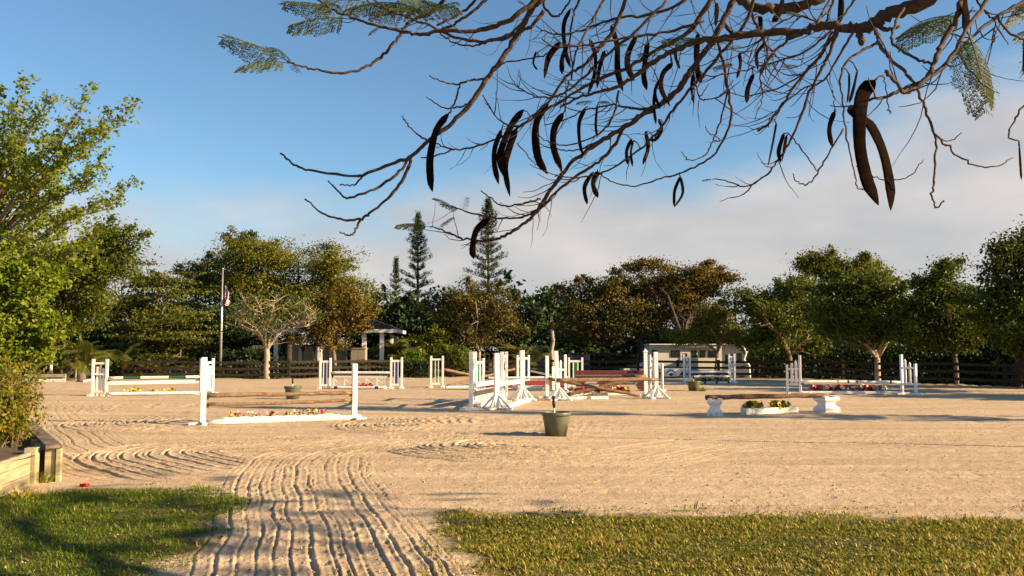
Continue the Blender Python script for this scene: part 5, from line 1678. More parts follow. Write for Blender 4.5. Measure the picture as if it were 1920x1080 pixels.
# ---- palms
def frond_mesh(seed, droop=1.0, pairs=26, width=.30):
    rng = np.random.default_rng(seed); V = []; F = []
    n = 14
    S = [Vector((s, 0, .55 * s - droop * .85 * s * s)) for s in np.linspace(0, 1, n)]
    Vt, Ft = tube_arrays(S, [.014 * (1 - .8 * i / n) for i in range(n)], 4)
    V += [tuple(v) for v in Vt]; F += [tuple(f) for f in Ft]
    for k in range(pairs):
        s = .14 + .86 * k / pairs; i = s * (n - 1); j = min(int(i), n - 2); c = S[j].lerp(S[j + 1], i - j)
        tg = (S[j + 1] - S[j]).normalized()
        for sd in (-1, 1):
            L = width * (math.sin(math.pi * min(1, .15 + s * .85)) ** .5) * rng.uniform(.85, 1.1)
            d = (tg * .75 + Vector((0, sd, 0)) * .8 + Vector((0, 0, .12))).normalized()
            e = c + d * L + Vector((0, 0, -L * .35)); m_ = c + d * L * .5 + Vector((0, 0, .0)); w = tg * .014
            q = len(V); V += [tuple(c - w), tuple(c + w), tuple(m_ + w * 1.1), tuple(m_ - w * 1.1), tuple(e)]
            F += [(q, q + 1, q + 2, q + 3), (q + 3, q + 2, q + 4)]
    me = mkmesh('frond', V, F, [M['lf_palm']])
    a = me.attributes.new('tint', 'FLOAT', 'FACE'); a.data.foreach_set('value', np.clip(rng.normal(.45, .2, len(F)), 0, 1).astype(np.float32))
    return me
FR = [frond_mesh(1, .9), frond_mesh(2, 1.2), frond_mesh(3, .65)]
def palm(p, label, stems, nf, L, seed, el=(20, 80)):
    rr = random.Random(seed)
    t = thing('palm_tree', label, 'palm', p, 0, 'palms behind the arena')
    for i in range(stems):
        x = rr.gauss(0, .3) if stems > 1 else 0; y = rr.gauss(0, .25) if stems > 1 else 0
        h = L * rr.uniform(.35, .75) if stems > 1 else L * .8
        lean = (rr.gauss(0, .3), rr.gauss(0, .2))
        MB().tube([(x, y, -.1), (x + lean[0] * .5, y + lean[1] * .5, h * .5), (x + lean[0], y + lean[1], h)], [.07, .05, .035], 7).build('stem', M['barkpale'], t)
        for k in range(nf):
            f = link('frond', FR[rr.randrange(3)], t)
            f.location = (x + lean[0], y + lean[1], h * rr.uniform(.92, 1.0))
            f.rotation_euler = (rr.gauss(0, .25), -rad(rr.uniform(*el)) + rad(28), rr.uniform(0, 6.28))
            s = L * rr.uniform(.6, .95); f.scale = (s, s, s)
palm(Vector(base_at(140, 49)), 'clumping palm with arching fronds between airy tree and picket standard', 7, 6, 2.6, 1)
palm(Vector(base_at(215, 51)), 'palm clump in the shade behind the picket standard', 4, 6, 2.3, 2)
palm(Vector(base_at(285, 53)), 'slender-stemmed palm clump beside the low house', 5, 5, 1.9, 3)
palm(Vector(base_at(704, 60)), 'palm with yellowed arching fronds behind the pavilion end post', 2, 9, 2.4, 4)
palm(Vector(base_at(728, 61)), 'golden drooping palm beyond the pavilion roof', 2, 9, 2.7, 5)
palm(Vector(base_at(984, 58)), 'upright green palm beside the round tree', 3, 7, 2.4, 6, (40, 85))
palm(Vector(base_at(945, 59)), 'low palm under the round brown-green tree', 2, 7, 1.9, 7)
palm(Vector(base_at(368, 54)), 'small golden palm in front of the low house', 2, 8, 1.5, 8)

def agave(px, D, s, label, seed):
    rr = random.Random(seed); p = at(px, 680, D)
    t = thing('agave_plant', label, 'agave', (p.x, D, -.5), 0)
    for k in range(16):
        a = rr.uniform(0, 6.28); e = rr.uniform(.5, 1.3); L = s * rr.uniform(.8, 1.1)
        d = Vector((math.cos(a) * math.cos(e), math.sin(a) * math.cos(e), math.sin(e))); w = Vector((-math.sin(a), math.cos(a), 0)) * .06 * s
        u = d.cross(w).normalized() * .03
        MB().add([-w * .7, w * .7, d * L * .55 + w, d * L * .55 - w, d * L, d * L * .5 - u], [(0, 1, 2, 5), (0, 5, 3), (5, 2, 4), (3, 5, 4), (1, 0, 3, 2), (3, 4, 2)]).build('leaf_blade', M['agave'], t)
M['agave'] = paint('agave_blue_green', (0.11, 0.15, 0.11), (0.07, 0.10, 0.07), .6, 5, 0)
agave(300, 52, 1.35, 'spiky blue-green agave behind the fence beside the palms', 1)
agave(322, 52.5, 1.1, 'smaller spiky agave behind the fence by the low house', 2)

# bare broken trunk behind the posts
p = at(1034, 660, 60); m = MB()
S = [(0, 0, 0), (.08, 0, 1.2), (-.03, 0, 2.2), (.12, 0, 3.0), (.02, 0, hz(617, 60) - ZB)]
m.tube(S, [.2, .15, .16, .14, .13], 9); o = m.build('dead_trunk', M['barkpale']); o.location = (p.x, 60, ZB)
tag(o, 'bare dead tree trunk snapped off above the tall white posts', 'trunk')
# ================================================================== the flame tree overhead
TR = Vector((5.4, 3.6, 0))
ft = thing('flame_tree', 'overhanging flame tree with bare twisting branches and long dark seed pods', 'tree', TR)
BR_PX = []      # samples (px, py, depth, point)
def fbranch(P, D0, D1, r0, r1, name='branch', twigs=0.0, seed=0, per=6, mat='poinciana', lift=None):
    """P pixel way-points; r in pixels at the branch's own depth"""
    rng = np.random.default_rng(seed + 500)
    n = len(P)
    Q = [(p[0], p[1], (p[2] if len(p) > 2 else D0 + (D1 - D0) * i / (n - 1))) for i, p in enumerate(P)]
    S = smooth_path(Q, per)
    pts = []; rd = []
    m = len(S)
    for i, s in enumerate(S):
        j = rng.normal(0, .9, 2) if 0 < i < m - 1 else (0, 0)
        w = at(s[0] + j[0], s[1] + j[1], s[2]); w.y += rng.normal(0, .006)
        pts.append(w - TR)
        r = (r0 + (r1 - r0) * i / (m - 1)) * s[2] / FPX * (1 + rng.uniform(-.12, .16))
        rd.append(r)
        BR_PX.append((s[0], s[1], s[2], w))
    mb = MB(); mb.tube(pts, rd, 8 if r0 > 6 else 6)
    o = mb.build(name, M[mat], ft)
    if twigs:
        tw = MB(); cnt = 0
        for i in range(2, m - 1):
            if rng.random() < twigs * 1.6:
                t = (pts[i + 1] - pts[i - 1]).normalized()
                L = rng.uniform(.10, .42)
                side = t.cross(Vector(rng.normal(0, 1, 3))).normalized()
                dr = (t * .8 + side * .8 + Vector((0, 0, -.35))).normalized()
                c = pts[i].copy(); T = [c.copy()]; k = 7
                for q in range(k):
                    dr = (dr + Vector((0, 0, .10)) + Vector(rng.normal(0, .13, 3))).normalized()
                    c = c + dr * L / k; T.append(c.copy())
                rr_ = rng.uniform(.0024, .0045)
                tw.tube(T, [rr_ * (1 - .6 * q / k) * rng.uniform(.85, 1.25) for q in range(k + 1)], 5, cap=False); cnt += 1
        if cnt: tag(tw.build('twigs', M[mat], o), kind='stuff')
    return o

# trunk and the two great limbs, rising outside the picture
def W3(px, py, D): return at(px, py, D)
fork = Vector((5.2, 3.7, 2.3))
mb = MB(); mb.tube([(0, 0, -.2), (0, 0, .15), (.05, .02, 1.1), fork - TR], [.36, .27, .22, .21], 12); mb.build('trunk', M['poinciana'], ft)
def limb3(P, r0, r1, seed):
    rng = np.random.default_rng(seed)
    S = smooth_path([tuple(Vector(p) - TR) for p in P], 6); m = len(S)
    mb = MB(); mb.tube([tuple(s + rng.normal(0, .008, 3)) for s in S], [(r0 + (r1 - r0) * i / (m - 1)) * rng.uniform(.92, 1.1) for i in range(m)], 10)
    return mb.build('limb', M['poinciana'], ft)
limb3([fork, (4.2, 4.0, 3.2), W3(1850, -60, 4.6), W3(1740, 0, 4.7), W3(1670, 23, 4.75), W3(1631, 47, 4.8), W3(1608, 54, 4.85), W3(1573, 47, 4.9), W3(1538, 49, 4.95), W3(1507, 60, 5.0), W3(1476, 73, 5.05)], .052, .015, 1)
limb3([fork, (4.3, 4.6, 3.5), (3.4, 5.2, 4.05), W3(1620, -40, 5.4), W3(1530, 0, 5.45), W3(1487, 14, 5.5), W3(1437, 16, 5.5), W3(1405, 10, 5.55), W3(1370, -12, 5.6), W3(1300, -45, 5.8), W3(1200, -70, 6.0), W3(1080, -80, 6.2), W3(950, -70, 6.4), W3(820, -50, 6.6)], .05, .010, 2)
for i, s in enumerate(((1673, 23, 4.75), (1608, 54, 4.85), (1476, 73, 5.05))): BR_PX.append((*s, at(*s)))
# off-picture limbs that carry the rest of the crown
for i, P in enumerate(([fork, (6.3, 3.9, 3.4), (7.3, 4.6, 4.0), (8.2, 5.6, 4.1)], [fork, (5.9, 4.7, 3.5), (6.4, 5.8, 4.2), (7.0, 7.0, 4.4)], [fork, (5.2, 2.4, 3.4), (5.0, 1.2, 4.0), (4.6, .2, 4.2)], [fork, (5.5, 5.2, 3.6), (5.4, 6.8, 4.2), (5.2, 8.4, 4.3)])):
    limb3(P, .06, .02, 10 + i)

B = fbranch
# --- the long arching branch that reaches farthest
B([(1120, -75), (1060, -50), (1015, 0), (998, 16), (966, 72), (935, 120), (913, 148), (882, 194), (841, 236), (803, 264), (771, 293), (740, 305), (683, 327), (667, 330), (589, 321), (551, 308), (526, 288)], 6.1, 6.6, 6.6, 1.6, seed=1)
B([(771, 293), (748, 322), (711, 350), (657, 371), (642, 366), (615, 339)], 6.45, 6.2, 3.0, 1.4, seed=2)
B([(772, 292), (761, 326), (733, 366), (697, 397), (675, 411), (638, 411), (606, 399), (571, 373)], 6.45, 6.8, 3.6, 1.5, seed=3)
B([(675, 411), (666, 433), (657, 441), (637, 435)], 6.65, 6.6, 2.4, 1.4, seed=4)
B([(682, 328), (664, 346), (637, 347)], 6.55, 6.5, 2.0, 1.3, seed=5)
B([(913, 148), (880, 151), (862, 157), (835, 156), (805, 141)], 6.3, 6.1, 2.4, 1.1, seed=6)
B([(862, 157), (855, 185), (843, 212)], 6.2, 6.15, 2.0, 1.6, seed=7)
B([(882, 194), (855, 200), (835, 203), (815, 193), (800, 182)], 6.35, 6.5, 2.0, 1.0, seed=8)
B([(803, 264), (780, 250), (762, 230), (753, 217)], 6.4, 6.2, 2.0, 1.0, seed=9)
B([(1177, -10), (1149, 60), (1120, 94), (1089, 126), (1060, 145), (1032, 186), (979, 233), (947, 255), (888, 275), (850, 280), (818, 269)], 5.9, 6.4, 4.0, 1.3, seed=10, twigs=.28)
B([(850, 280), (815, 292), (789, 295)], 6.4, 6.4, 1.6, 1.2, seed=11)
B([(935, 120), (980, 112), (1015, 105), (1040, 90)], 6.25, 5.9, 1.4, 1.6, seed=12)
# --- upper left sweep
B([(1060, -55), (1000, 3), (948, 41), (891, 58), (831, 57), (793, 65), (762, 61), (715, 50), (668, 35), (620, 16), (580, -12)], 6.0, 6.4, 5.2, 1.8, seed=13, twigs=.2)
B([(1020, 20), (1000, 47), (979, 57), (935, 74), (882, 76), (841, 65), (809, 49), (778, 38), (730, 19), (690, -8)], 6.0, 6.3, 4.0, 1.6, seed=14, twigs=.2)
B([(985, 40), (950, 66), (919, 76), (888, 85), (850, 79), (825, 63)], 6.05, 6.3, 2.6, 1.4, seed=15)
B([(940, -60), (910, 0), (872, 31), (838, 52), (793, 64)], 6.3, 6.4, 3.4, 2.0, seed=16)
B([(915, -62), (891, 0), (856, 28), (819, 47)], 6.4, 6.3, 3.2, 2.0, seed=17)
B([(880, -60), (819, 16), (778, 35), (762, 47), (749, 66), (724, 98), (693, 121), (661, 134), (627, 137), (589, 129), (557, 121), (538, 115)], 6.45, 6.1, 3.8, 1.7, seed=18)
B([(660, -30), (700, 10), (745, 25), (778, 35)], 6.5, 6.4, 1.6, 2.0, seed=19)
# --- centre bundle
B([(1500, 62), (1440, 60), (1372, 70), (1343, 74), (1315, 75), (1270, 92), (1230, 112), (1190, 143), (1150, 166), (1100, 178), (1050, 200)], 5.05, 5.7, 8.5, 2.0, seed=20, twigs=.25)
B([(1400, -50), (1375, 0), (1341, 69), (1300, 126), (1275, 164), (1240, 195), (1202, 217), (1171, 239), (1133, 261), (1095, 286), (1057, 321), (1025, 366), (1010, 391), (985, 417), (956, 437), (926, 449), (897, 452), (865, 446), (843, 437), (821, 428), (806, 426)], 5.6, 6.3, 6.4, 1.1, seed=21, twigs=.15)
B([(1171, 239), (1150, 275), (1123, 304), (1083, 329), (1050, 353), (1021, 384), (999, 399), (974, 408), (937, 408), (901, 404), (868, 395), (846, 386)], 5.9, 6.2, 3.4, 1.2, seed=22, twigs=.12)
B([(1014, 373), (985, 380), (948, 387), (930, 379), (901, 357)], 6.1, 6.1, 2.2, 1.0, seed=23)
B([(1360, -40), (1320, 20), (1290, 60), (1220, 100), (1180, 125), (1120, 150), (1060, 185), (1010, 215), (975, 235), (940, 228), (905, 178)], 5.7, 6.2, 5.4, 1.0, seed=24, twigs=.25)
B([(1300, -50), (1284, 0), (1215, 28), (1152, 35), (1089, 57), (1042, 65), (1004, 49)], 5.8, 6.1, 3.8, 1.0, seed=25, twigs=.3)
B([(1320, 40), (1240, 62), (1160, 72), (1100, 85), (1040, 88), (1016, 72)], 5.6, 5.9, 3.0, 1.0, seed=26, twigs=.3)
B([(1344, 72), (1360, 138), (1369, 189), (1372, 214), (1356, 264), (1331, 296), (1287, 321), (1240, 335), (1190, 348), (1150, 341), (1120, 322)], 5.4, 5.9, 3.0, 1.0, seed=27)
B([(1366, 167), (1353, 220), (1337, 264), (1319, 293), (1290, 299), (1278, 285)], 5.5, 5.4, 2.0, .9, seed=28)
B([(1337, 264), (1350, 262), (1330, 250), (1322, 237)], 5.5, 5.4, 1.2, .8, seed=29)
B([(1420, -20), (1400, 40), (1360, 90), (1310, 150), (1262, 205), (1235, 245), (1200, 280), (1140, 320), (1090, 332), (1040, 330)], 5.3, 5.9, 4.2, 1.0, seed=30, twigs=.2)
B([(1180, -60), (1130, 5), (1110, 40), (1085, 85), (1075, 120), (1072, 150)], 6.0, 5.8, 3.0, 1.2, seed=31, twigs=.2)
B([(1120, -70), (1085, 0), (1072, 40), (1068, 90), (1074, 130), (1063, 165), (1060, 210)], 6.1, 5.9, 2.4, 1.0, seed=32)
B([(1045, -70), (1020, 0), (1028, 22), (1045, 31), (1062, 12), (1075, -15)], 6.2, 6.1, 2.6, 1.8, seed=33)
B([(1250, 0), (1190, 62), (1130, 108), (1090, 150), (1050, 178), (1010, 182), (975, 165), (960, 155)], 5.7, 6.0, 3.0, .9, seed=34, twigs=.25)
B([(1160, 170), (1150, 215), (1130, 245), (1100, 262), (1055, 272), (1020, 262), (1004, 248)], 5.7, 5.9, 2.4, .9, seed=35, twigs=.15)
B([(1240, 195), (1200, 205), (1150, 197), (1100, 205), (1058, 225), (1020, 234)], 5.8, 6.0, 2.2, .9, seed=36, twigs=.2)
B([(1130, 262), (1080, 282), (1045, 280), (1012, 270)], 6.0, 6.1, 1.8, .9, seed=37)
B([(970, 268), (995, 300), (1011, 313)], 6.3, 6.2, 1.1, .9, seed=38)
B([(1300, 126), (1310, 180), (1330, 186), (1355, 176), (1375, 150)], 5.5, 5.3, 1.6, 1.0, seed=39, twigs=.2)
B([(1405, 12), (1415, 40), (1425, 62), (1440, 100), (1425, 140), (1430, 180), (1415, 225)], 5.5, 5.4, 3.4, .9, seed=40, twigs=.2)
# --- right-hand bundle
B([(1573, 48), (1538, 105), (1507, 140), (1468, 194), (1444, 229), (1421, 245)], 4.9, 5.3, 3.8, 2.0, seed=41, twigs=.2)
B([(1573, 50), (1555, 100), (1538, 132), (1511, 194), (1487, 253), (1460, 299), (1433, 330), (1398, 350), (1371, 342), (1336, 336)], 4.9, 5.3, 3.6, .9, seed=42, twigs=.12)
B([(1650, 80), (1639, 84), (1600, 105), (1577, 136), (1579, 187), (1584, 241), (1596, 299), (1608, 350), (1619, 356)], 4.6, 4.4, 3.0, 1.0, seed=43)
B([(1582, 241), (1553, 288), (1530, 330), (1511, 346), (1491, 338), (1487, 325)], 4.5, 4.6, 2.0, .9, seed=44)
B([(1484, 255), (1510, 290), (1532, 322)], 5.1, 4.8, 1.6, 1.2, seed=45)
B([(1606, 311), (1643, 334), (1682, 337), (1709, 327), (1732, 299)], 4.4, 4.3, 1.4, .8, seed=46)
B([(1880, -60, 3.9), (1806, 0, 3.6), (1800, 23, 3.55), (1783, 54), (1763, 89), (1748, 128), (1736, 148), (1713, 167), (1693, 171), (1678, 152), (1658, 134)], 3.7, 3.35, 6.0, 3.6, seed=47, twigs=.1)
B([(1850, 0, 3.75), (1830, 30, 3.7), (1810, 58), (1779, 113), (1744, 146), (1693, 167), (1662, 181), (1631, 187)], 3.7, 3.4, 4.5, 3.0, seed=48, twigs=.12)
B([(1640, 50, 4.75), (1645, 66, 4.5), (1650, 82, 4.2), (1666, 105, 3.9), (1693, 132, 3.6), (1713, 156, 3.5), (1732, 198), (1748, 245), (1755, 268), (1752, 330), (1748, 369), (1755, 389), (1771, 375)], 4.2, 3.3, 4.0, 1.2, seed=49)
B([(1752, 253), (1779, 276), (1818, 305), (1864, 313), (1903, 294)], 3.4, 3.5, 2.2, 1.0, seed=50)
B([(1759, 257), (1783, 264), (1802, 249)], 3.4, 3.4, 1.4, .9, seed=51)
B([(1990, -30, 4.2), (1919, 4), (1864, 35), (1814, 78), (1794, 101)], 4.1, 3.9, 5.0, 2.0, seed=52, twigs=.2)
B([(1870, 30), (1890, 60), (1915, 72), (1960, 90)], 4.0, 4.1, 2.2, 2.4, seed=53)
B([(1830, 0), (1850, 25), (1868, 45), (1862, 80)], 3.9, 3.9, 2.4, 1.4, seed=54, twigs=.2)
B([(1990, 120, 4.2), (1920, 198), (1903, 225), (1890, 257), (1911, 264)], 4.1, 4.1, 2.2, 1.2, seed=55)
B([(1700, 8), (1680, 40), (1672, 75), (1690, 95), (1720, 112), (1750, 120)], 4.7, 4.0, 2.8, 2.6, seed=56)
B([(1608, 54), (1615, 75), (1613, 82)], 4.85, 4.8, 6.5, 5.5, seed=57)
B([(1640, 40), (1660, 55), (1685, 50)], 4.8, 4.6, 5.5, 3.0, seed=58)
B([(1530, 45), (1545, 20), (1560, -10)], 5.0, 5.2, 2.6, 2.6, seed=59)
B([(1570, -20), (1555, 20), (1548, 42), (1515, 35), (1490, 30), (1450, 52), (1420, 85), (1400, 120)], 5.3, 5.3, 2.8, 1.0, seed=60, twigs=.3)
B([(1476, 76), (1450, 100), (1430, 130), (1428, 138)], 5.05, 5.2, 3.0, 2.0, seed=61, twigs=.3)
B([(1610, -10), (1580, 30), (1545, 70), (1500, 100), (1440, 120), (1380, 135), (1330, 142), (1310, 130)], 5.0, 5.4, 2.6, .9, seed=62, twigs=.3)
B([(1560, 60), (1530, 115), (1470, 160), (1400, 180), (1360, 172)], 4.9, 5.3, 2.2, .8, seed=63, twigs=.25)
B([(1600, 60), (1575, 100), (1545, 150), (1500, 170), (1450, 215), (1440, 240)], 4.8, 5.2, 2.6, .9, seed=64, twigs=.2)
B([(1655, 140), (1662, 165), (1664, 195), (1670, 212), (1662, 205)], 3.5, 3.5, 1.4, .8, seed=65)
B([(1560, 170), (1565, 200), (1567, 210)], 4.9, 4.8, 1.2, 1.0, seed=66)

# --- seed pods
BP = np.array([(b[0], b[1]) for b in BR_PX])
def pod(P, w, D=None):
    rng = np.random.default_rng(int(P[0][0] * 7 + P[0][1]))
    i = int(np.argmin(np.hypot(BP[:, 0] - P[0][0], BP[:, 1] - P[0][1])))
    Dp = D or BR_PX[i][2]
    hook = BR_PX[i][3]
    S = smooth_path(P, 7); m = len(S)
    pts = [at(s[0], s[1], Dp + .03 * math.sin(k * .3 + rng.uniform(0, .2))) for k, s in enumerate(S)]
    face = Vector((rng.uniform(-.6, .6), -1, rng.uniform(-.2, .2))).normalized()
    tw = rng.uniform(-1.1, 1.1) if w < 20 else rng.uniform(-.35, .35); wob = rng.uniform(0, 6.28)
    V = []; F = []; n = 12
    for k in range(m):
        t = (pts[min(k + 1, m - 1)] - pts[max(k - 1, 0)]).normalized()
        u = k / (m - 1)
        fc = Matrix.Rotation(tw * (u - .4), 3, t) @ face
        s = t.cross(fc).normalized(); f = s.cross(t)
        prof = min(1, (u / .09) ** .6) * min(1, ((1 - u) / .16) ** .75 + .03)
        wd = w * .5 * Dp / FPX * max(prof, .06) * (1 + .07 * math.sin(u * 9 + wob) + .02 * math.sin(k * 2.6))
        th = wd * .24 * (1 + .07 * math.sin(k * 2.2))
        for a in range(n):
            an = 2 * math.pi * a / n
            V.append(pts[k] + s * wd * math.copysign(abs(math.cos(an)) ** .75, math.cos(an)) + f * th * math.sin(an) * (1.0 if a % 6 else 1.0) - TR)
    for k in range(m - 1):
        for a in range(n):
            b = (a + 1) % n
            F.append((k * n + a, k * n + b, (k + 1) * n + b, (k + 1) * n + a))
    F += [tuple(range(n))[::-1], tuple(range((m - 1) * n, m * n))]
    mb = MB(); mb.add(V, F, 0, True)
    o = mb.build('seed_pod', M['podskin'], ft)
    st = MB(); a = pts[0] - TR; h = hook - TR
    if (a - h).length < .5:
        st.tube([h, h.lerp(a, .5) + Vector((0, 0, .012)), a + (pts[1] - pts[0]) * .5], [.004, .0035, .005], 5)
        st.build('stalk', M['poinciana'], o)
    return o
pod([(1641, 150), (1619, 175), (1612, 218), (1613, 280), (1627, 342), (1647, 385)], 27, 3.35)
pod([(1588, 208), (1608, 211), (1631, 233), (1654, 280), (1668, 342), (1670, 395)], 26, 3.5)
pod([(1806, -12), (1806, 8), (1811, 31), (1808, 60)], 20, 3.55)
for P, w in ((((1842, 212), (0, 0)), 0),):
    pass
PODS = [
    ([(842, 212), (820, 240), (812, 265), (806, 300), (807, 335), (811, 360)], 16), ([(1468, -14), (1464, 19), (1448, 43)], 12), ([(1577, -10), (1577, 15), (1574, 44)], 11),
    ([(1413, 138), (1402, 167), (1400, 194)], 9), ([(1565, 208), (1555, 241), (1560, 276)], 9), ([(1470, 249), (1460, 284), (1464, 305)], 8), ([(1475, 253), (1470, 280), (1466, 303)], 7),
    ([(1592, 136), (1592, 165), (1588, 194)], 5), ([(1608, 130), (1600, 167), (1592, 194)], 6), ([(1456, 229), (1449, 268), (1439, 315)], 5), ([(1437, 78), (1419, 101), (1421, 132)], 7),
    ([(1425, 30), (1426, 45), (1424, 60)], 9), ([(1343, 5), (1344, 24), (1341, 50)], 10), ([(1356, 36), (1364, 54), (1380, 68)], 8), ([(1386, 98), (1388, 122), (1381, 148)], 7),
    ([(1051, 79), (1029, 107), (1020, 148)], 13), ([(1070, 16), (1057, 47), (1060, 94), (1070, 128)], 8), ([(1064, 85), (1054, 110), (1054, 140)], 9), ([(1105, 72), (1116, 104), (1114, 142), (1101, 180)], 8),
    ([(1134, 94), (1123, 132), (1120, 166)], 9), ([(1145, 47), (1157, 85), (1158, 132), (1168, 172)], 11), ([(1194, 66), (1179, 98), (1177, 126), (1190, 152)], 12), ([(1215, 75), (1210, 110), (1207, 142), (1213, 170)], 10),
    ([(1262, 118), (1243, 138), (1240, 167), (1257, 200)], 10), ([(1309, 60), (1306, 104), (1309, 138), (1315, 156)], 11), ([(1300, 138), (1297, 165), (1300, 194)], 8), ([(1268, 85), (1267, 107), (1275, 130)], 7),
    ([(1029, 190), (1007, 227), (1004, 261), (1010, 299), (1027, 327)], 15), ([(1057, 211), (1040, 239), (1038, 277), (1054, 322)], 13), ([(1098, 201), (1086, 230), (1087, 268), (1094, 294)], 8), ([(1120, 195), (1117, 233), (1120, 259)], 5),
    ([(982, 205), (960, 233), (941, 277), (938, 302), (950, 340)], 13), ([(941, 242), (928, 277), (927, 308), (935, 346)], 10), ([(969, 239), (953, 283), (947, 315), (956, 369)], 14), ([(1185, 260), (1175, 283), (1177, 309)], 7),
    ([(1188, 262), (1183, 285), (1186, 313)], 5), ([(1210, 245), (1215, 277), (1205, 309)], 8), ([(1234, 223), (1241, 242), (1230, 261), (1217, 263)], 6), ([(1230, 160), (1226, 195), (1230, 234)], 6),
    ([(1112, 322), (1096, 351), (1101, 384)], 9), ([(1121, 320), (1112, 344), (1121, 371)], 10), ([(919, 408), (894, 431), (886, 464), (888, 486)], 12), ([(1276, 330), (1265, 358), (1264, 388)], 6), ([(1276, 331), (1280, 362), (1264, 389)], 6),
    ([(1911, 272), (1913, 305), (1915, 338)], 6), ([(1919, 90), (1921, 115), (1919, 140)], 9), ([(1235, 150), (1228, 175), (1238, 205)], 6), ([(1005, 96), (1000, 118), (1008, 132)], 4),
]
for P, w in PODS: pod(P, w)

# --- feathery leaves
def feather(seed, pairs=13, leaflets=15):
    rng = np.random.default_rng(seed); V = []; F = []
    n = 10
    S = [Vector((s, 0, .10 * math.sin(s * 2.2) - .12 * s * s)) for s in np.linspace(0, 1, n)]
    Vt, Ft = tube_arrays(S, [.008 * (1 - .7 * i / n) for i in range(n)], 4); V += [tuple(v) for v in Vt]; F += [tuple(f) for f in Ft]
    for k in range(pairs):
        s = .16 + .84 * k / pairs; i = s * (n - 1); j = min(int(i), n - 2); c = S[j].lerp(S[j + 1], i - j)
        for sd in (-1, 1):
            L = .27 * math.sin(math.pi * (.2 + .72 * s)) * rng.uniform(.8, 1.1) + .05
            d = (Vector((.45, sd * .75, -.55 + rng.normal(0, .12)))).normalized()
            e = c + d * L
            q = len(V); w = Vector((.0022, 0, 0)); V += [tuple(c - w), tuple(c + w), tuple(e + w), tuple(e - w)]; F.append((q, q + 1, q + 2, q + 3))
            for m_ in range(leaflets):
                if rng.random() < .15: continue
                p = c.lerp(e, .1 + .9 * m_ / leaflets)
                for s2 in (-1, 1):
                    g = (d * .4 + Vector((s2 * .8, 0, rng.normal(-.15, .2)))).normalized() * .042 * rng.uniform(.7, 1.2)
                    h = g.cross(Vector((0, sd, .3))).normalized() * .0085
                    q = len(V); V += [tuple(p), tuple(p + g * .5 + h), tuple(p + g), tuple(p + g * .5 - h)]; F.append((q, q + 1, q + 2, q + 3))
    me = mkmesh('leaf_frond', V, F, [M['lf_poin']])
    a = me.attributes.new('tint', 'FLOAT', 'FACE'); a.data.foreach_set('value', np.clip(rng.normal(.45, .22, len(F)), 0, 1).astype(np.float32))
    return me
FE = [feather(1), feather(2, 11, 12), feather(3, 15, 14)]
def frond(b, e, D0, D1=None, k=0, roll=0.0):
    p = at(b[0], b[1], D0); q = at(e[0], e[1], D1 or D0)
    x = (q - p); L = x.length; x.normalize()
    upv = Vector((0, 0, 1)) if abs(x.z) < .85 else Vector((0, -1, .2))
    y = upv.cross(x).normalized(); z = x.cross(y)
    R = Matrix((x, y, z)).transposed().to_4x4()
    o = link('leaf_frond', FE[k % 3], ft)
    o.matrix_local = Matrix.Translation(p - TR) @ R @ Matrix.Rotation(roll, 4, 'X') @ Matrix.Diagonal((L, L, L, 1))
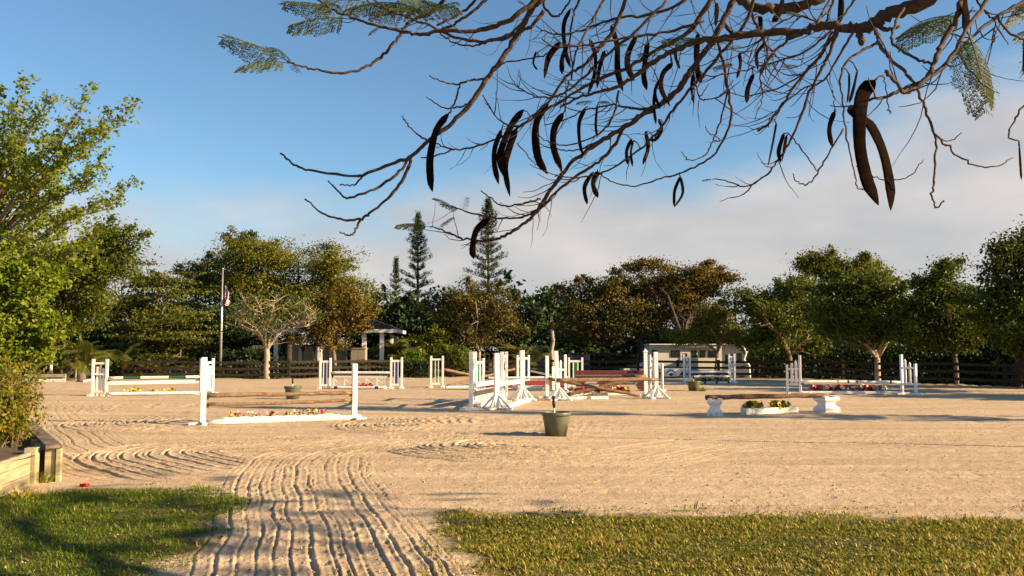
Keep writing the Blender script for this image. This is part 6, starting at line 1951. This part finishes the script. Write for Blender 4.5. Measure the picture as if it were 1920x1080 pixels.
for a in (((540, 115), (416, 66), 6.1, 6.0, 0, .3), ((545, 119), (443, 124), 6.1, 5.9, 1, -.2), ((543, 113), (505, 86), 6.1, 6.3, 1, 0), ((548, 120), (562, 134), 6.1, 6.0, 1, 0),
          ((660, 36), (538, 46), 6.35, 6.2, 2, .2), ((640, 22), (530, 2), 6.4, 6.4, 0, .1), ((700, 6), (590, 6), 6.4, 6.2, 1, .3), ((760, 8), (650, 14), 6.4, 6.5, 2, .0), ((790, 18), (690, 24), 6.4, 6.3, 0, .2),
          ((700, 10), (800, 20), 6.5, 6.3, 1, .2), ((770, 20), (862, 12), 6.4, 6.2, 2, -.2), ((730, 0), (830, 8), 6.4, 6.6, 0, .1), ((600, 0), (640, 12), 6.3, 6.3, 1, .1), ((820, 16), (860, 2), 6.4, 6.3, 1, .1), ((715, 48), (690, 64), 6.35, 6.3, 1, 0),
          ((1806, 18), (1680, 82), 3.7, 3.9, 2, .35), ((1790, 30), (1690, 60), 3.75, 4.1, 0, -.3), ((1810, 50), (1853, 212), 3.65, 3.6, 2, .1), ((1812, 60), (1868, 190), 3.7, 3.9, 0, .9), ((1800, 25), (1830, 18), 3.6, 3.6, 1, 0),
          ((1990, -20), (1890, 25), 4.2, 4.0, 0, .2), ((1990, 60), (1905, 60), 4.2, 4.1, 2, .4), ((1985, 40), (1925, 120), 4.2, 4.0, 1, .2),
          ((846, 386), (812, 370), 6.2, 6.2, 1, 0), ((860, 392), (828, 382), 6.2, 6.3, 0, .3), ((868, 395), (875, 368), 6.2, 6.1, 1, 0), ((806, 426), (742, 420), 6.3, 6.2, 2, .1), ((821, 428), (850, 406), 6.3, 6.3, 1, 0), ((800, 424), (780, 406), 6.3, 6.3, 1, 0),
          ((1336, 336), (1316, 338), 5.3, 5.3, 1, 0), ((1150, 88), (1175, 82), 5.9, 5.9, 1, 0), ((1190, 104), (1222, 98), 5.8, 5.8, 0, 0), ((1115, 190), (1080, 192), 5.9, 5.9, 1, 0), ((1120, 192), (1142, 190), 5.9, 5.8, 0, 0), ((1230, 80), (1300, 70), 5.7, 5.7, 2, 0),
          ((1330, 130), (1372, 118), 5.5, 5.5, 0, 0), ((1420, 124), (1455, 118), 5.4, 5.4, 1, 0), ((1462, 124), (1496, 122), 5.3, 5.3, 1, 0), ((1395, 90), (1370, 86), 5.4, 5.3, 1, 0), ((1470, 22), (1500, 26), 5.4, 5.4, 0, 0), ((968, 0), (985, 8), 6.2, 6.2, 1, 0)):
    frond(*a)
# leaves of the crown that hangs outside the picture and shades the lawn
rr = random.Random(77)
for i in range(115):
    cx_, cy_, cz_ = rr.choice(((8.0, 5.4, 4.0), (6.9, 6.6, 4.3), (5.4, 7.6, 4.2), (7.6, 4.2, 3.9), (6.4, 8.0, 4.4), (8.6, 6.4, 3.9)))
    p = Vector((cx_ + rr.gauss(0, .55), cy_ + rr.gauss(0, .6), cz_ + rr.gauss(0, .22)))
    if p.x < .62 * p.y + .9: continue
    o = link('leaf_frond', FE[i % 3], ft)
    L = rr.uniform(.4, .6)
    o.matrix_local = Matrix.Translation(p - TR) @ Matrix.Rotation(rr.uniform(0, 6.28), 4, 'Z') @ Matrix.Rotation(rr.uniform(-.2, .7), 4, 'Y') @ Matrix.Diagonal((L, L, L, 1))
